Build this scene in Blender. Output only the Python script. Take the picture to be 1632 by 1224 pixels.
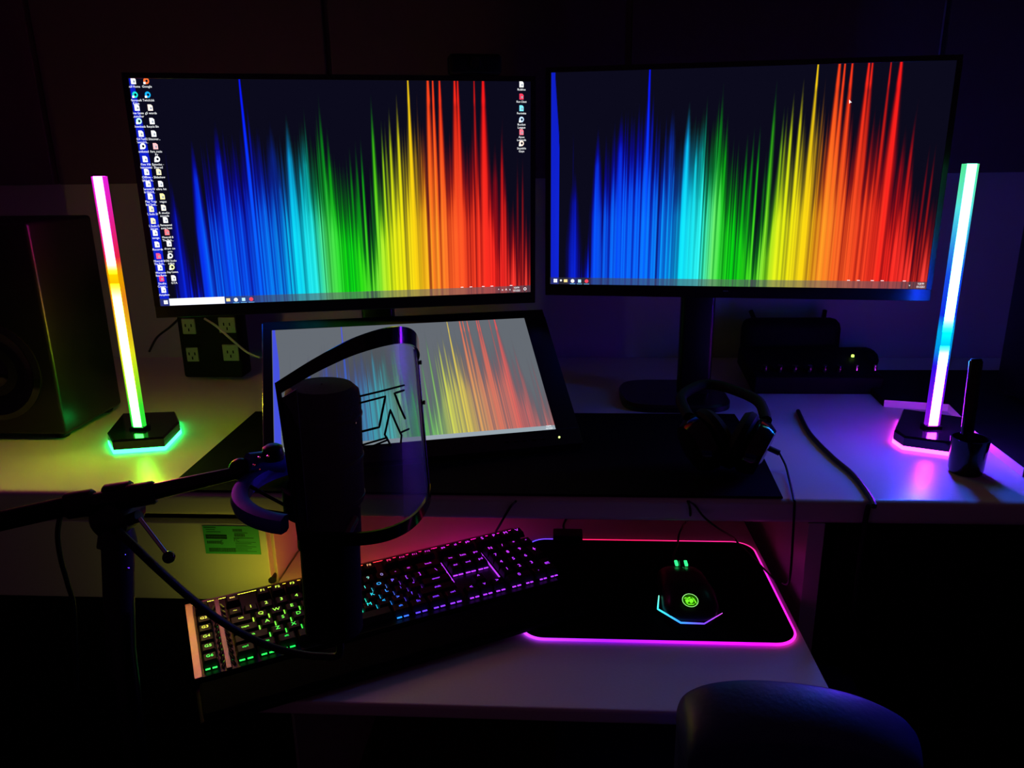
import bpy, bmesh, math, random
import numpy as np
from mathutils import Vector, Matrix

for o in list(bpy.data.objects):
    bpy.data.objects.remove(o)
SC = bpy.context.scene
COL = SC.collection
random.seed(7)
RNG = np.random.default_rng(11)

# ------------------------------------------------------------------ camera
F = 1226.0
CZ = 1.19                      # camera height above the floor
DESK = CZ - .44                # desk top
TRAY = CZ - .58                # keyboard tray top
_d = Vector((61, 4146, F)).normalized()
_up = -_d
_fw = Vector((74, -(74 * _d.x + F * _d.z) / _d.y, F)).normalized()
_rt = _fw.cross(_up).normalized()
R = Matrix((_rt, _fw, _up))    # camera (x right, y down, z forward) -> world
cam_d = bpy.data.cameras.new('camera')
cam = bpy.data.objects.new('camera', cam_d)
COL.objects.link(cam)
cam_d.sensor_width = 36
cam_d.lens = 36 * F / 1632
cam_d.clip_start = .02
c0, c1, c2 = R.col[0], R.col[1], R.col[2]
m = Matrix.Identity(4)
for i in range(3):
    m[i][0], m[i][1], m[i][2] = c0[i], -c1[i], -c2[i]
m.translation = (0, 0, CZ)
cam.matrix_world = m
SC.camera = cam

# ------------------------------------------------------------------ world, exposure
w = bpy.data.worlds.new('night_room'); SC.world = w
w.use_nodes = True
w.node_tree.nodes['Background'].inputs[0].default_value = (.026, .0075, .020, 1)
w.node_tree.nodes['Background'].inputs[1].default_value = .5
SC.view_settings.view_transform = 'Standard'
SC.view_settings.look = 'None'
SC.view_settings.exposure = 0
SC.view_settings.gamma = 1
SC.view_settings.use_curve_mapping = False

STICK = 26.0      # light bar radiance
GLOW = 14.0        # light bar base underglow
KBACK = 9.5       # keyboard rear light edge
PADRIM = 1.9      # mouse pad rim

# ------------------------------------------------------------------ measuring helpers (survey points from the camera position)
def ray(px, py): return R @ Vector((px - 816, py - 612, F))
def onz(px, py, z):
    d = ray(px, py); k = (z - CZ) / d.z
    return Vector((d.x * k, d.y * k, z))
def ony(px, py, y):
    d = ray(px, py); k = y / d.y
    return Vector((d.x * k, y, CZ + d.z * k))
def onplane(px, py, p, n):
    d = ray(px, py); o = Vector((0, 0, CZ))
    return o + d * ((p - o).dot(n) / d.dot(n))

# ------------------------------------------------------------------ materials
def s2l(c):
    return tuple(((x / 255) / 12.92 if x / 255 <= .04045 else ((x / 255 + .055) / 1.055) ** 2.4) for x in c)
def mat(name, col, rough=.5, metal=0, bump=0, scale=60, coat=0, vary=0, spec=.5):
    m = bpy.data.materials.new(name); m.use_nodes = True
    nt = m.node_tree; b = nt.nodes['Principled BSDF']
    b.inputs['Base Color'].default_value = (*col, 1)
    b.inputs['Roughness'].default_value = rough
    b.inputs['Metallic'].default_value = metal
    b.inputs['Coat Weight'].default_value = coat
    b.inputs['Specular IOR Level'].default_value = spec
    if bump or vary:
        tc = nt.nodes.new('ShaderNodeTexCoord')
        n = nt.nodes.new('ShaderNodeTexNoise'); n.inputs['Scale'].default_value = scale
        n.inputs['Detail'].default_value = 4
        nt.links.new(tc.outputs['Object'], n.inputs['Vector'])
        if bump:
            bp = nt.nodes.new('ShaderNodeBump'); bp.inputs['Strength'].default_value = bump
            bp.inputs['Distance'].default_value = .002
            nt.links.new(n.outputs['Fac'], bp.inputs['Height'])
            nt.links.new(bp.outputs['Normal'], b.inputs['Normal'])
        if vary:
            r = nt.nodes.new('ShaderNodeValToRGB')
            r.color_ramp.elements[0].color = (*[x * (1 - vary) for x in col], 1)
            r.color_ramp.elements[1].color = (*[min(1, x * (1 + vary)) for x in col], 1)
            nt.links.new(n.outputs['Fac'], r.inputs['Fac'])
            nt.links.new(r.outputs['Color'], b.inputs['Base Color'])
    return m
def emis(name, col, k=1.0, sample=True):
    m = bpy.data.materials.new(name); m.use_nodes = True
    nt = m.node_tree; nt.nodes.clear()
    e = nt.nodes.new('ShaderNodeEmission'); o = nt.nodes.new('ShaderNodeOutputMaterial')
    e.inputs[0].default_value = (*col, 1); e.inputs[1].default_value = k
    nt.links.new(e.outputs[0], o.inputs[0])
    if not sample: m.cycles.emission_sampling = 'NONE'
    return m
def emis_attr(name, k=1.0, sample=True, gloss=0):
    m = emis(name, (1, 1, 1), k, sample); nt = m.node_tree
    a = nt.nodes.new('ShaderNodeAttribute'); a.attribute_name = 'Col'
    nt.links.new(a.outputs['Color'], nt.nodes['Emission'].inputs[0])
    return m

M = {}
M['white_desk'] = mat('white_laminate', (.62, .60, .58), .30, bump=.05, scale=400, vary=.03)
M['white_tray'] = mat('white_tray_laminate', (.66, .64, .62), .42, bump=.08, scale=300, vary=.06)
M['wall'] = mat('painted_wall', (.38, .30, .36), .8, bump=.1, scale=90)
M['panel'] = mat('dark_wall_panel', (.095, .05, .08), .8, bump=.1, scale=40, vary=.1)
M['floor'] = mat('dark_carpet', (.02, .018, .02), .95, bump=.6, scale=300)
M['black'] = mat('black_plastic', (.004, .004, .005), .35, bump=.05, scale=300, spec=.35)
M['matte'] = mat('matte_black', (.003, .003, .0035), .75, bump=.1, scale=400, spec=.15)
M['gloss'] = mat('gloss_black', (.004, .004, .005), .12)
M['cloth'] = mat('black_cloth', (.004, .004, .005), .95, bump=.3, scale=900, spec=.05)
M['rubber'] = mat('black_rubber', (.006, .006, .007), .5, spec=.3)
M['metal'] = mat('dark_metal', (.03, .03, .035), .28, metal=1)
M['chrome'] = mat('chrome', (.75, .75, .78), .12, metal=1)
M['brushed'] = mat('brushed_aluminium', (.32, .27, .26), .38, metal=.8, bump=.1, scale=200)
M['blue_metal'] = mat('blue_anodised_metal', (.06, .05, .50), .38, metal=.35)
M['outlet'] = mat('ivory_outlet', (.20, .21, .24), .5, bump=.02)
M['sticker'] = mat('green_sticker', (.045, .42, .14), .6, vary=.08, scale=30)
M['ink'] = mat('sticker_ink', (.01, .09, .035), .7)
M['grille'] = mat('mic_grille', (.005, .005, .006), .6, metal=.0, bump=.6, scale=900, spec=.2)
M['leather'] = mat('blue_black_leather', (.006, .012, .12), .48, bump=.2, scale=160)
M['keycap'] = mat('keycap_plastic', (.012, .010, .011), .55, bump=.05, spec=.4)
M['plate'] = mat('switch_plate', (.035, .03, .032), .42, metal=.7, bump=.1, scale=200)
M['pad'] = mat('pad_cloth', (.003, .003, .0035), .9, bump=.2, scale=1200, spec=.05)
M['white_cable'] = mat('white_cable', (.35, .34, .36), .5)
M['screen_off'] = mat('bezel_black', (.004, .004, .005), .28, spec=.4)

# ------------------------------------------------------------------ mesh building
def tag(o, label=None, cat=None, group=None, kind=None):
    if label: o['label'] = label
    if cat: o['category'] = cat
    if group: o['group'] = group
    if kind: o['kind'] = kind
    return o
MW = {}
def thing(name, loc, rz=0, label=None, cat=None, group=None, matrix=None):
    o = bpy.data.objects.new(name, None); COL.objects.link(o)
    m = matrix if matrix is not None else Matrix.Translation(Vector(loc)) @ Matrix.Rotation(rz, 4, 'Z')
    o.matrix_world = m
    o.empty_display_size = .02
    MW[o] = m.copy()
    return tag(o, label, cat, group)

class MB:
    def __init__(s): s.v = []; s.f = []; s.c = None; s.X = Matrix.Identity(4)
    def add(s, vs, fs):
        k = len(s.v); s.v += [s.X @ Vector(v) for v in vs]; s.f += [tuple(i + k for i in f) for f in fs]; return s
    def box(s, c, d, rz=0, bev=0, M4=None):
        x, y, z = d[0] / 2, d[1] / 2, d[2] / 2
        T = Matrix.Translation(Vector(c)) @ Matrix.Rotation(rz, 4, 'Z')
        if M4 is not None: T = M4
        b = min(bev, x * .95, y * .95, z * .95)
        if b <= 0:
            vs = [(i * x, j * y, k * z) for i in (-1, 1) for j in (-1, 1) for k in (-1, 1)]
            fs = [(0, 1, 3, 2), (4, 6, 7, 5), (0, 4, 5, 1), (2, 3, 7, 6), (0, 2, 6, 4), (1, 5, 7, 3)]
            return s.add([T @ Vector(v) for v in vs], fs)
        bm = bmesh.new(); bmesh.ops.create_cube(bm, size=1)
        for v in bm.verts: v.co = Vector((v.co.x * 2 * x, v.co.y * 2 * y, v.co.z * 2 * z))
        bmesh.ops.bevel(bm, geom=bm.edges[:], offset=b, segments=3, affect='EDGES', profile=.5)
        bm.verts.index_update()
        s.add([T @ v.co for v in bm.verts], [[v.index for v in f.verts] for f in bm.faces]); bm.free(); return s
    def tube(s, pts, r, n=10, cap=True, rr=None):
        pts = [Vector(p) for p in pts]; vs = []; fs = []
        prev = None
        for i, p in enumerate(pts):
            t = (pts[min(i + 1, len(pts) - 1)] - pts[max(i - 1, 0)]).normalized()
            if prev is None:
                a = t.orthogonal().normalized()
            else:
                a = (prev - t * prev.dot(t)).normalized()
            prev = a; b = t.cross(a)
            ri = rr[i] if rr else r
            for k in range(n):
                an = 2 * math.pi * k / n
                vs.append(p + (a * math.cos(an) + b * math.sin(an)) * ri)
        for i in range(len(pts) - 1):
            for k in range(n):
                fs.append((i * n + k, i * n + (k + 1) % n, (i + 1) * n + (k + 1) % n, (i + 1) * n + k))
        if cap:
            fs.append(tuple(reversed(range(n)))); fs.append(tuple(range((len(pts) - 1) * n, len(pts) * n)))
        return s.add(vs, fs)
    def lathe(s, prof, n=32, T=None, caps=True):
        T = T or Matrix.Identity(4); vs = []; fs = []
        for r, z in prof:
            for k in range(n):
                a = 2 * math.pi * k / n
                vs.append(T @ Vector((r * math.cos(a), r * math.sin(a), z)))
        for i in range(len(prof) - 1):
            for k in range(n):
                fs.append((i * n + k, i * n + (k + 1) % n, (i + 1) * n + (k + 1) % n, (i + 1) * n + k))
        if caps:
            fs.append(tuple(reversed(range(n)))); fs.append(tuple(range((len(prof) - 1) * n, len(prof) * n)))
        return s.add(vs, fs)
    def prism(s, poly, z0, z1, T=None, inset=0):
        T = T or Matrix.Identity(4); n = len(poly)
        cx = sum(p[0] for p in poly) / n; cy = sum(p[1] for p in poly) / n
        def ins(p):
            d = Vector((p[0] - cx, p[1] - cy)); L = d.length
            d *= (L - inset) / L; return (cx + d.x, cy + d.y)
        lv = [(z0, poly)]
        if inset: lv += [(z1 - inset, poly), (z1, [ins(p) for p in poly])]
        else: lv += [(z1, poly)]
        vs = []; fs = []
        for z, pl in lv: vs += [T @ Vector((p[0], p[1], z)) for p in pl]
        for i in range(len(lv) - 1):
            for k in range(n):
                fs.append((i * n + k, i * n + (k + 1) % n, (i + 1) * n + (k + 1) % n, (i + 1) * n + k))
        fs.append(tuple(reversed(range(n)))); fs.append(tuple(range((len(lv) - 1) * n, len(lv) * n)))
        return s.add(vs, fs)
    def build(s, name, mt, parent=None, smooth=False, root=None, label=None, kind=None):
        me = bpy.data.meshes.new(name)
        root = root or parent
        while root is not None and root not in MW: root = root.parent
        inv = MW[root].inverted() if root is not None else Matrix.Identity(4)
        me.from_pydata([inv @ v for v in s.v], [], s.f)
        me.materials.append(mt if not isinstance(mt, str) else M[mt])
        if smooth:
            me.polygons.foreach_set('use_smooth', [True] * len(me.polygons))
            try: me.set_sharp_from_angle(angle=math.radians(40))
            except Exception: pass
        if s.c is not None:
            a = me.color_attributes.new('Col', 'FLOAT_COLOR', 'POINT')
            a.data.foreach_set('color', np.asarray(s.c, dtype=np.float32).ravel())
        o = bpy.data.objects.new(name, me); COL.objects.link(o)
        if parent is not None: o.parent = parent
        return tag(o, label=label, kind=kind)
def struct(name, mb, mt, smooth=False):
    return mb.build(name, mt, None, smooth, kind='structure')
def smooth_path(pts, n=8):
    pts = [Vector(p) for p in pts]; out = []
    P = [pts[0]] + pts + [pts[-1]]
    for i in range(1, len(P) - 2):
        a, b, c, d = P[i - 1], P[i], P[i + 1], P[i + 2]
        for k in range(n):
            t = k / n
            out.append(.5 * ((2 * b) + (c - a) * t + (2 * a - 5 * b + 4 * c - d) * t * t + (-a + 3 * b - 3 * c + d) * t ** 3))
    out.append(pts[-1]); return out
def text_mesh(body, size, align='CENTER'):
    cu = bpy.data.curves.new('t', 'FONT'); cu.body = body; cu.size = size
    cu.align_x = align; cu.align_y = 'CENTER'; cu.resolution_u = 2; cu.fill_mode = 'FRONT'
    ob = bpy.data.objects.new('t', cu); COL.objects.link(ob)
    bpy.context.view_layer.update()
    me = bpy.data.meshes.new_from_object(ob)
    vs = [v.co.copy() for v in me.vertices]; fs = [tuple(p.vertices) for p in me.polygons]
    bpy.data.objects.remove(ob); bpy.data.curves.remove(cu); bpy.data.meshes.remove(me)
    return vs, fs

# ------------------------------------------------------------------ setting
WY = 1.70
struct('floor', MB().box((0, .6, -.02), (4.4, 4.2, .04)), 'floor')
struct('wall_back', MB().box((0, WY + .05, 1.3), (4.4, .1, 2.6)), 'wall')
struct('wall_left', MB().box((-2.25, .6, 1.3), (.1, 4.2, 2.6)), 'wall')
struct('wall_right', MB().box((2.25, .6, 1.3), (.1, 4.2, 2.6)), 'wall')
# dark upper wall panels with narrow joints
tp = thing('trim_1', (0, WY, 1.14)); tp['kind'] = 'structure'
PX = [-1.72, -1.095, -.472, .139, .75, 1.36, 1.97]
for a, b in zip(PX[:-1], PX[1:]):
    MB().box(((a + b) / 2, WY - .0125, 1.145 + .6), (b - a - .012, .023, 1.2), bev=.003).build('panel', 'panel', tp)

# desk slab with rounded front edge
def slab(x0, x1, y0, y1, z0, z1, r, n=6):
    mb = MB(); prof = []
    for k in range(n + 1):
        a = math.pi / 2 * k / n; prof.append((y0 + r - r * math.sin(a), z1 - r + r * math.cos(a)))
    for k in range(n + 1):
        a = math.pi / 2 * k / n; prof.append((y0 + r - r * math.cos(a), z0 + r - r * math.sin(a)))
    prof += [(y1, z0), (y1, z1)]
    m_ = len(prof)
    vs = [(x0, p[0], p[1]) for p in prof] + [(x1, p[0], p[1]) for p in prof]
    fs = [(i, (i + 1) % m_, m_ + (i + 1) % m_, m_ + i) for i in range(m_)]
    fs += [tuple(reversed(range(m_))), tuple(range(m_, 2 * m_))]
    return mb.add(vs, fs)
EY = .948
desk = thing('desk', (0, 1.3, 0), label='white laminate computer desk carrying the monitors, speakers and light bars', cat='desk')
slab(-1.35, 1.35, EY, WY - .002, DESK - .034, DESK, .008).build('desktop', 'white_desk', desk, True)
# right side panel and right pedestal front
MB().box((.345, 1.30, (DESK - .034) / 2), (.022, .70, DESK - .034), bev=.001).build('side_panel', 'white_desk', desk)
MB().box((1.33, 1.30, (DESK - .034) / 2), (.022, .70, DESK - .034), bev=.001).build('side_panel', 'white_desk', desk)
MB().box((0, WY - .03, .42), (1.9, .016, .58)).build('back_panel', 'white_desk', desk)
# keyboard tray
tray = thing('keyboard_tray', (-.045, .98, TRAY), label='white pull out tray under the desk holding keyboard and lit mouse pad', cat='tray')
slab(-.398, .306, .707, 1.28, TRAY - .018, TRAY, .004).build('tray_board', 'white_tray', tray, True)
for sx in (-.386, .3125):
    MB().box((sx, 1.12, TRAY - .03), (.012, .34, .022), bev=.002).build('runner', 'metal', tray)
# left pedestal: white body with drawers
ped = thing('drawer_pedestal', (-.88, 1.15, 0), label='white drawer pedestal under the left half of the desk with a green sticker', cat='drawers')
pw0, pw1 = -1.33, -.402
for xx in (pw0 + .009, pw1 - .009):
    MB().box((xx, 1.295, .358), (.018, .66, .714), bev=.001).build('side_panel', 'white_desk', ped)
MB().box(((pw0 + pw1) / 2, 1.29, .02), (pw1 - pw0 - .036, .66, .018)).build('bottom_panel', 'white_desk', ped)
d1 = MB().box(((pw0 + pw1) / 2 - .001, EY + .009, (.706 + .582) / 2), (pw1 - pw0 - .006, .016, .122), bev=.0015).build('drawer', 'white_desk', ped)
d2 = MB().box(((pw0 + pw1) / 2 - .001, EY + .009, .300), (pw1 - pw0 - .006, .016, .552), bev=.001).build('drawer', 'matte', ped, label='lower drawer front coloured black for the dark below the drawer')  # black front put over the white panels to stand for shade down here
# green sticker with printing, on the drawer front at its right end
yst = EY - .0006
s0 = ony(322, 838, yst); s1 = ony(416, 884, yst)
sx0, sx1, sz1, sz0 = s0.x, s1.x, s0.z, s1.z
st = MB().box(((sx0 + sx1) / 2, yst + .0006, (sz0 + sz1) / 2), (sx1 - sx0, .0006, sz1 - sz0)).build('sticker', 'sticker', d1, label='green printed approval sticker')
ink = MB()
def stp(u, v): return (sx0 + (sx1 - sx0) * u, yst - .0001, sz1 + (sz0 - sz1) * v)
def inkbar(u0, v0, u1, v1):
    a = stp(u0, v0); b = stp(u1, v1)
    ink.box(((a[0] + b[0]) / 2, yst, (a[2] + b[2]) / 2), (b[0] - a[0], .0003, a[2] - b[2]))
inkbar(.02, .04, .24, .07); inkbar(.06, .12, .22, .14); inkbar(.06, .20, .32, .22)
inkbar(.04, .32, .42, .37); inkbar(.04, .40, .42, .45)
random.seed(3)
for (u0, v0, u1, v1) in ((.04, .30, .42, .46), (.05, .53, .30, .63), (.07, .78, .54, .92), (.54, .10, .70, .19), (.56, .27, .75, .37)):
    u = u0
    while u < u1:
        wd = random.choice((.006, .01, .014)); inkbar(u, v0, u + wd, v1); u += wd + .006
for k in range(7): inkbar(.56, .56 + k * .055, .93 - .08 * (k % 3), .568 + k * .055)
inkbar(.54, .41, .90, .425); inkbar(.56, .23, .80, .245)
vs, fs = text_mesh('FC', .007, 'LEFT')
p = stp(.54, .49)
ink.add([(p[0] + v.x, yst - .0003, p[2] + v.y) for v in vs], fs)
vs, fs = text_mesh('5', .010, 'LEFT'); p = stp(.29, .58)
ink.add([(p[0] + v.x, yst - .0003, p[2] + v.y) for v in vs], fs)
ink.build('sticker_print', 'ink', d1)
# right pedestal doors
rp = thing('cabinet', (.84, 1.0, 0), label='white cabinet under the right half of the desk, doors coloured black for the dark', cat='cabinet')
MB().box((.60, EY + .012, .36), (.45, .016, .69), bev=.0015).build('door', 'matte', rp)  # black door colour stands for the dark under the desk
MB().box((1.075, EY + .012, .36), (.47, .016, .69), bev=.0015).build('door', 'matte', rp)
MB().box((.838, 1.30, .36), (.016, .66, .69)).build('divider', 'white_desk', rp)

# black mat on the desk
a = MB().prism([(-.545, .953), (.298, .953), (.309, 1.10), (.309, 1.295), (-.548, 1.295)], DESK + .0003, DESK + .0033, inset=.0008)
tag(a.build('desk_mat', 'cloth'), 'large black desk mat under the tilted pen display and headset', 'mat')

# ------------------------------------------------------------------ wallpaper of vertical light streaks
def fitpose(pos, yaw, tilt, roll):
    yaw, tilt, roll = map(math.radians, (yaw, tilt, roll))
    return Matrix.Translation(Vector(pos) + Vector((0, 0, CZ))) @ Matrix.Rotation(yaw, 4, 'Z') @ Matrix.Rotation(tilt, 4, 'X') @ Matrix.Rotation(roll, 4, 'Y')
POSE_L = fitpose((-.3364, 1.2357, -.0528), 13.33, .57, .33)
POSE_R = fitpose((.2838, 1.2781, -.0417), -6.1, -.81, .08)
POSE_T = fitpose((-.231, 1.157, -.3353), 18.87, -54.18, 1.6)
SW, SH = .597, .3358
TW, TH = .42, .23625
def uv_of(pose, W, H, px, py):
    n = pose.to_3x3() @ Vector((0, 1, 0)); p = onplane(px, py, pose.translation, n)
    q = pose.inverted() @ p
    return q.x / W + .5, q.z / H + .5
HUE = [(0, (16, 34, 205)), (.08, (5, 10, 215)), (.2, (0, 12, 250)), (.27, (0, 25, 255)), (.33, (0, 70, 255)), (.365, (0, 170, 250)), (.40, (0, 195, 205)),
       (.43, (15, 195, 90)), (.46, (0, 205, 15)), (.545, (0, 205, 20)), (.58, (50, 215, 10)), (.615, (190, 225, 10)), (.65, (245, 232, 0)), (.69, (250, 190, 10)),
       (.72, (252, 70, 28)), (.80, (250, 38, 26)), (.9, (245, 20, 26)), (1, (240, 30, 30))]
HOT = [(0, (16, 34, 205)), (.1, (10, 50, 250)), (.14, (0, 120, 255)), (.24, (0, 110, 255)), (.30, (0, 150, 255)), (.35, (10, 235, 255)), (.41, (50, 250, 250)), (.445, (110, 240, 110)),
       (.5, (0, 225, 0)), (.57, (130, 235, 60)), (.61, (235, 250, 30)), (.67, (255, 225, 10)), (.72, (255, 185, 40)), (.77, (255, 110, 40)), (.83, (255, 75, 38)), (.89, (255, 45, 34)), (1, (255, 70, 60))]
def interp(tab, u):
    xs = [t[0] for t in tab]
    return np.stack([np.interp(u, xs, [t[1][k] for t in tab]) for k in range(3)], -1)
# peaks read off the right-hand display: crop pixel x, tip y, width at tip, width lower down (px), strength
P1 = [(182, 330, 2, 0, .45), (187, 640, 8, 46, .75), (222, 1000, 2, 6, .6), (282, 950, 4, 10, .4), (342, 400, 5, 32, 1.35), (350, 620, 8, 26, .8), (390, 600, 8, 22, .75), (455, 520, 3, 12, .75),
      (495, 300, 14, 30, 1.15), (500, 560, 20, 44, .7), (562, 480, 4, 20, .8), (585, 700, 6, 14, .7), (622, 470, 3, 14, .8), (640, 640, 6, 16, .8), (677, 84, 5, 10, 1.4), (705, 130, 2, 10, .7), (712, 520, 6, 24, .8), (740, 450, 4, 12, .7), (768, 520, 4, 10, .7),
      (832, 250, 14, 34, .8), (822, 450, 5, 10, 1.1), (845, 470, 5, 14, 1.0), (882, 540, 2, 8, .7), (900, 800, 6, 12, .9), (937, 250, 6, 30, 1.25), (940, 160, 3, 0, .25), (960, 700, 6, 10, .8), (992, 380, 4, 18, 1.1), (1030, 300, 14, 36, .9), (1055, 200, 3, 8, .7), (1012, 640, 8, 20, 1.2),
      (1065, 460, 3, 10, .7), (1082, 560, 3, 8, .9), (1118, 280, 3, 10, .8), (1132, 210, 2, 8, .9), (1158, 140, 2, 14, .9), (1150, 420, 6, 24, .8), (1187, 330, 3, 14, .9), (1180, 600, 8, 20, .8), (1210, 600, 2, 6, .45), (1226, 650, 2, 6, .45), (1242, 620, 2, 6, .5),
      (1318, 440, 2, 12, .8), (1362, 400, 2, 10, .7), (1345, 560, 8, 26, .7), (1400, 390, 2, 8, .9), (1440, 540, 3, 10, .5), (1505, 130, 3, 12, 1.0), (1470, 700, 8, 20, .8)]
P2 = [(208, 280, 2, 10, 1.0), (232, 270, 2, 8, .9), (272, 190, 2, 12, 1.3), (262, 440, 2, 8, .9), (335, 110, 2, 12, 1.15), (345, 300, 2, 8, .8), (425, 48, 4, 12, 1.35), (440, 230, 3, 16, .8), (478, 90, 2, 8, .6), (478, 260, 2, 10, .8), (503, 270, 2, 10, .7),
      (565, 40, 10, 20, 1.3), (600, 40, 5, 12, 1.3), (648, 38, 6, 20, 1.2), (640, 640, 6, 20, .7), (757, 32, 8, 22, 1.15), (779, 32, 6, 18, 1.0), (778, 470, 6, 26, .7), (810, 560, 4, 12, .5), (900, 28, 3, 12, .8), (875, 540, 8, 26, .75),
      (967, 22, 12, 24, 1.25), (962, 340, 2, 10, .7), (1003, 400, 8, 24, .65), (1068, 300, 3, 14, .85), (1097, 110, 2, 0, .22), (1052, 560, 8, 20, .8), (1030, 900, 6, 20, .6), (1160, 500, 2, 8, .5), (1200, 500, 2, 8, .65), (1130, 900, 6, 16, .6), (1320, 170, 2, 4, .35), (1305, 330, 3, 10, .95)]
PEAKS = []
for lst, ox in ((P1, 870), (P2, 1200)):
    for x, y, w0, w1, st_ in lst:
        u, v = uv_of(POSE_R, SW, SH, ox + x / 4.08, 90 + y / 4.08)
        PEAKS.append((u, min(v, 1.3) if y > 86 else 1.4, .9 * w0 / 4.08 / 625, 2.0 * w1 / 4.08 / 625, st_))
NC, NR = 840, 36
def wallpaper(washed=False):
    u = np.linspace(0, 1, NC + 1); v = np.concatenate([[0, .0335, .0342], np.linspace(.055, 1, NR - 2)])
    U, V = np.meshgrid(u, v)
    I = np.zeros_like(U)
    for (pu, pv, w0, w1, s_) in PEAKS:
        depth = np.clip((pv - V), 0, 1)
        wd = .0008 + .5 * (w0 + w1 * np.clip((min(pv, 1.0) - V) / .45, 0, 1))
        prof = np.exp(-np.abs((U - pu) / wd) ** 2.0)
        fade = np.clip(depth / .22, 0, 1) ** 1.3
        I = np.maximum(I, s_ * prof * fade * (.8 + .35 * np.clip(depth / .6, 0, 1)))
    n1 = np.interp(u, np.linspace(0, 1, 330), RNG.uniform(.1, 1, 330))
    n2 = np.interp(u, np.linspace(0, 1, 150), RNG.uniform(.2, 1, 150))
    n3 = RNG.uniform(.75, 1.0, NC + 1)
    nz = (.55 * n1 + .45 * n2)
    cov = np.interp(u, [0, .02, .05, .08, .09, .13, .15, .25, .3, .40, .52, .545, .58, .60, .66, .86, .9, .95, .965, 1], [0, 0, 0, .12, .05, .18, .60, .68, .64, .62, .46, .20, .36, .50, .62, .62, .42, .30, .16, .30])
    fill = np.clip((cov[None] + .28 * (nz[None] - .5) + .13 - V) / .40, 0, 1) * (.58 + .78 * nz[None] ** 1.4)
    fill *= (u > .045)[None]
    I = np.maximum(I, fill)
    band = ((u > .002) & (u < .034)).astype(float)[None] * np.where(U < .012 + .013 * np.clip((1 - V) / .35, 0, 1), 1, 0)
    fine = n3[None] * np.interp(u, np.linspace(0, 1, 260), RNG.uniform(.62, 1.0, 260))[None]
    I = I * np.where(V < .9, fine, 1)
    I = np.where(band > 0, .95, I)
    base = interp(HUE, U); hot = interp(HOT, U)
    t = np.clip(I, 0, 1)[..., None]
    colr = base * (t ** .80)
    h = np.clip((I - .52 + .22 * (1 - V)) / .42, 0, 1)[..., None] * np.clip((.92 - V) / .62, 0, 1)[..., None] * (.25 + .9 * np.clip(nz, 0, 1) ** .8)[None, :, None]
    h = np.clip(h, 0, 1)
    colr = colr * (1 - h) + hot * h
    grey = np.array([95, 90, 105.])
    g = (np.clip(.30 - I, 0, .3) / .3)[..., None] * (I > .03)[..., None]
    colr = colr * (1 - .5 * g) + grey * t * g * .5
    bg = np.array([11, 10, 27.])
    colr = np.maximum(colr, bg * (1 - .3 * t))
    # taskbar
    tb = (V < .034)[..., None]
    colr = np.where(tb, colr[8:9] * .42 + np.interp(U, [0, .3, .5, 1], [60, 80, 105, 95])[..., None] * np.array([.8, .78, .85]) * .75 , colr)
    if washed:
        tI = np.clip(I, 0, 1)[..., None]
        colr = (.62 * colr + 45) * tI + np.array([104, 110, 118.]) * (1 - .72 * tI)
        colr = np.where(tb, np.array([158, 172, 182.]), colr)
        colr = np.where((band > 0)[..., None], np.array([72, 84, 232.]), colr)
    x = np.clip(colr, 0, 255) / 255
    lin = np.where(x <= .04045, x / 12.92, ((x + .055) / 1.055) ** 2.4)
    return u, v, lin
def screen_grid(pose, W, H, washed=False):
    u, v, lin = wallpaper(washed)
    mb = MB()
    P = np.array(pose)
    U, V = np.meshgrid(u, v)
    pts = np.stack([(U - .5) * W, np.full_like(U, -.0005), (V - .5) * H, np.ones_like(U)], -1) @ P.T
    mb.v = [Vector(p) for p in pts[..., :3].reshape(-1, 3)]
    idx = np.arange((NC + 1) * (NR + 1)).reshape(NR + 1, NC + 1)
    mb.f = np.stack([idx[:-1, :-1], idx[:-1, 1:], idx[1:, 1:], idx[1:, :-1]], -1).reshape(-1, 4).tolist()
    mb.c = np.concatenate([lin, np.ones_like(lin[..., :1])], -1).reshape(-1, 4)
    return mb
M['screen'] = emis_attr('display_panel', 1.0)
M['screen_dim'] = emis_attr('washed_display_panel', .92)
M['icon_white'] = emis('icon_white', (.95, .97, 1), 1.25, False)
def loc2w(pose, x, y, z): return pose @ Vector((x, y, z))
def flat(mb, pose, x0, z0, x1, z1, y=-.0009):
    return mb.add([loc2w(pose, x0, y, z0), loc2w(pose, x1, y, z0), loc2w(pose, x1, y, z1), loc2w(pose, x0, y, z1)], [(0, 1, 2, 3)])

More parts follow.
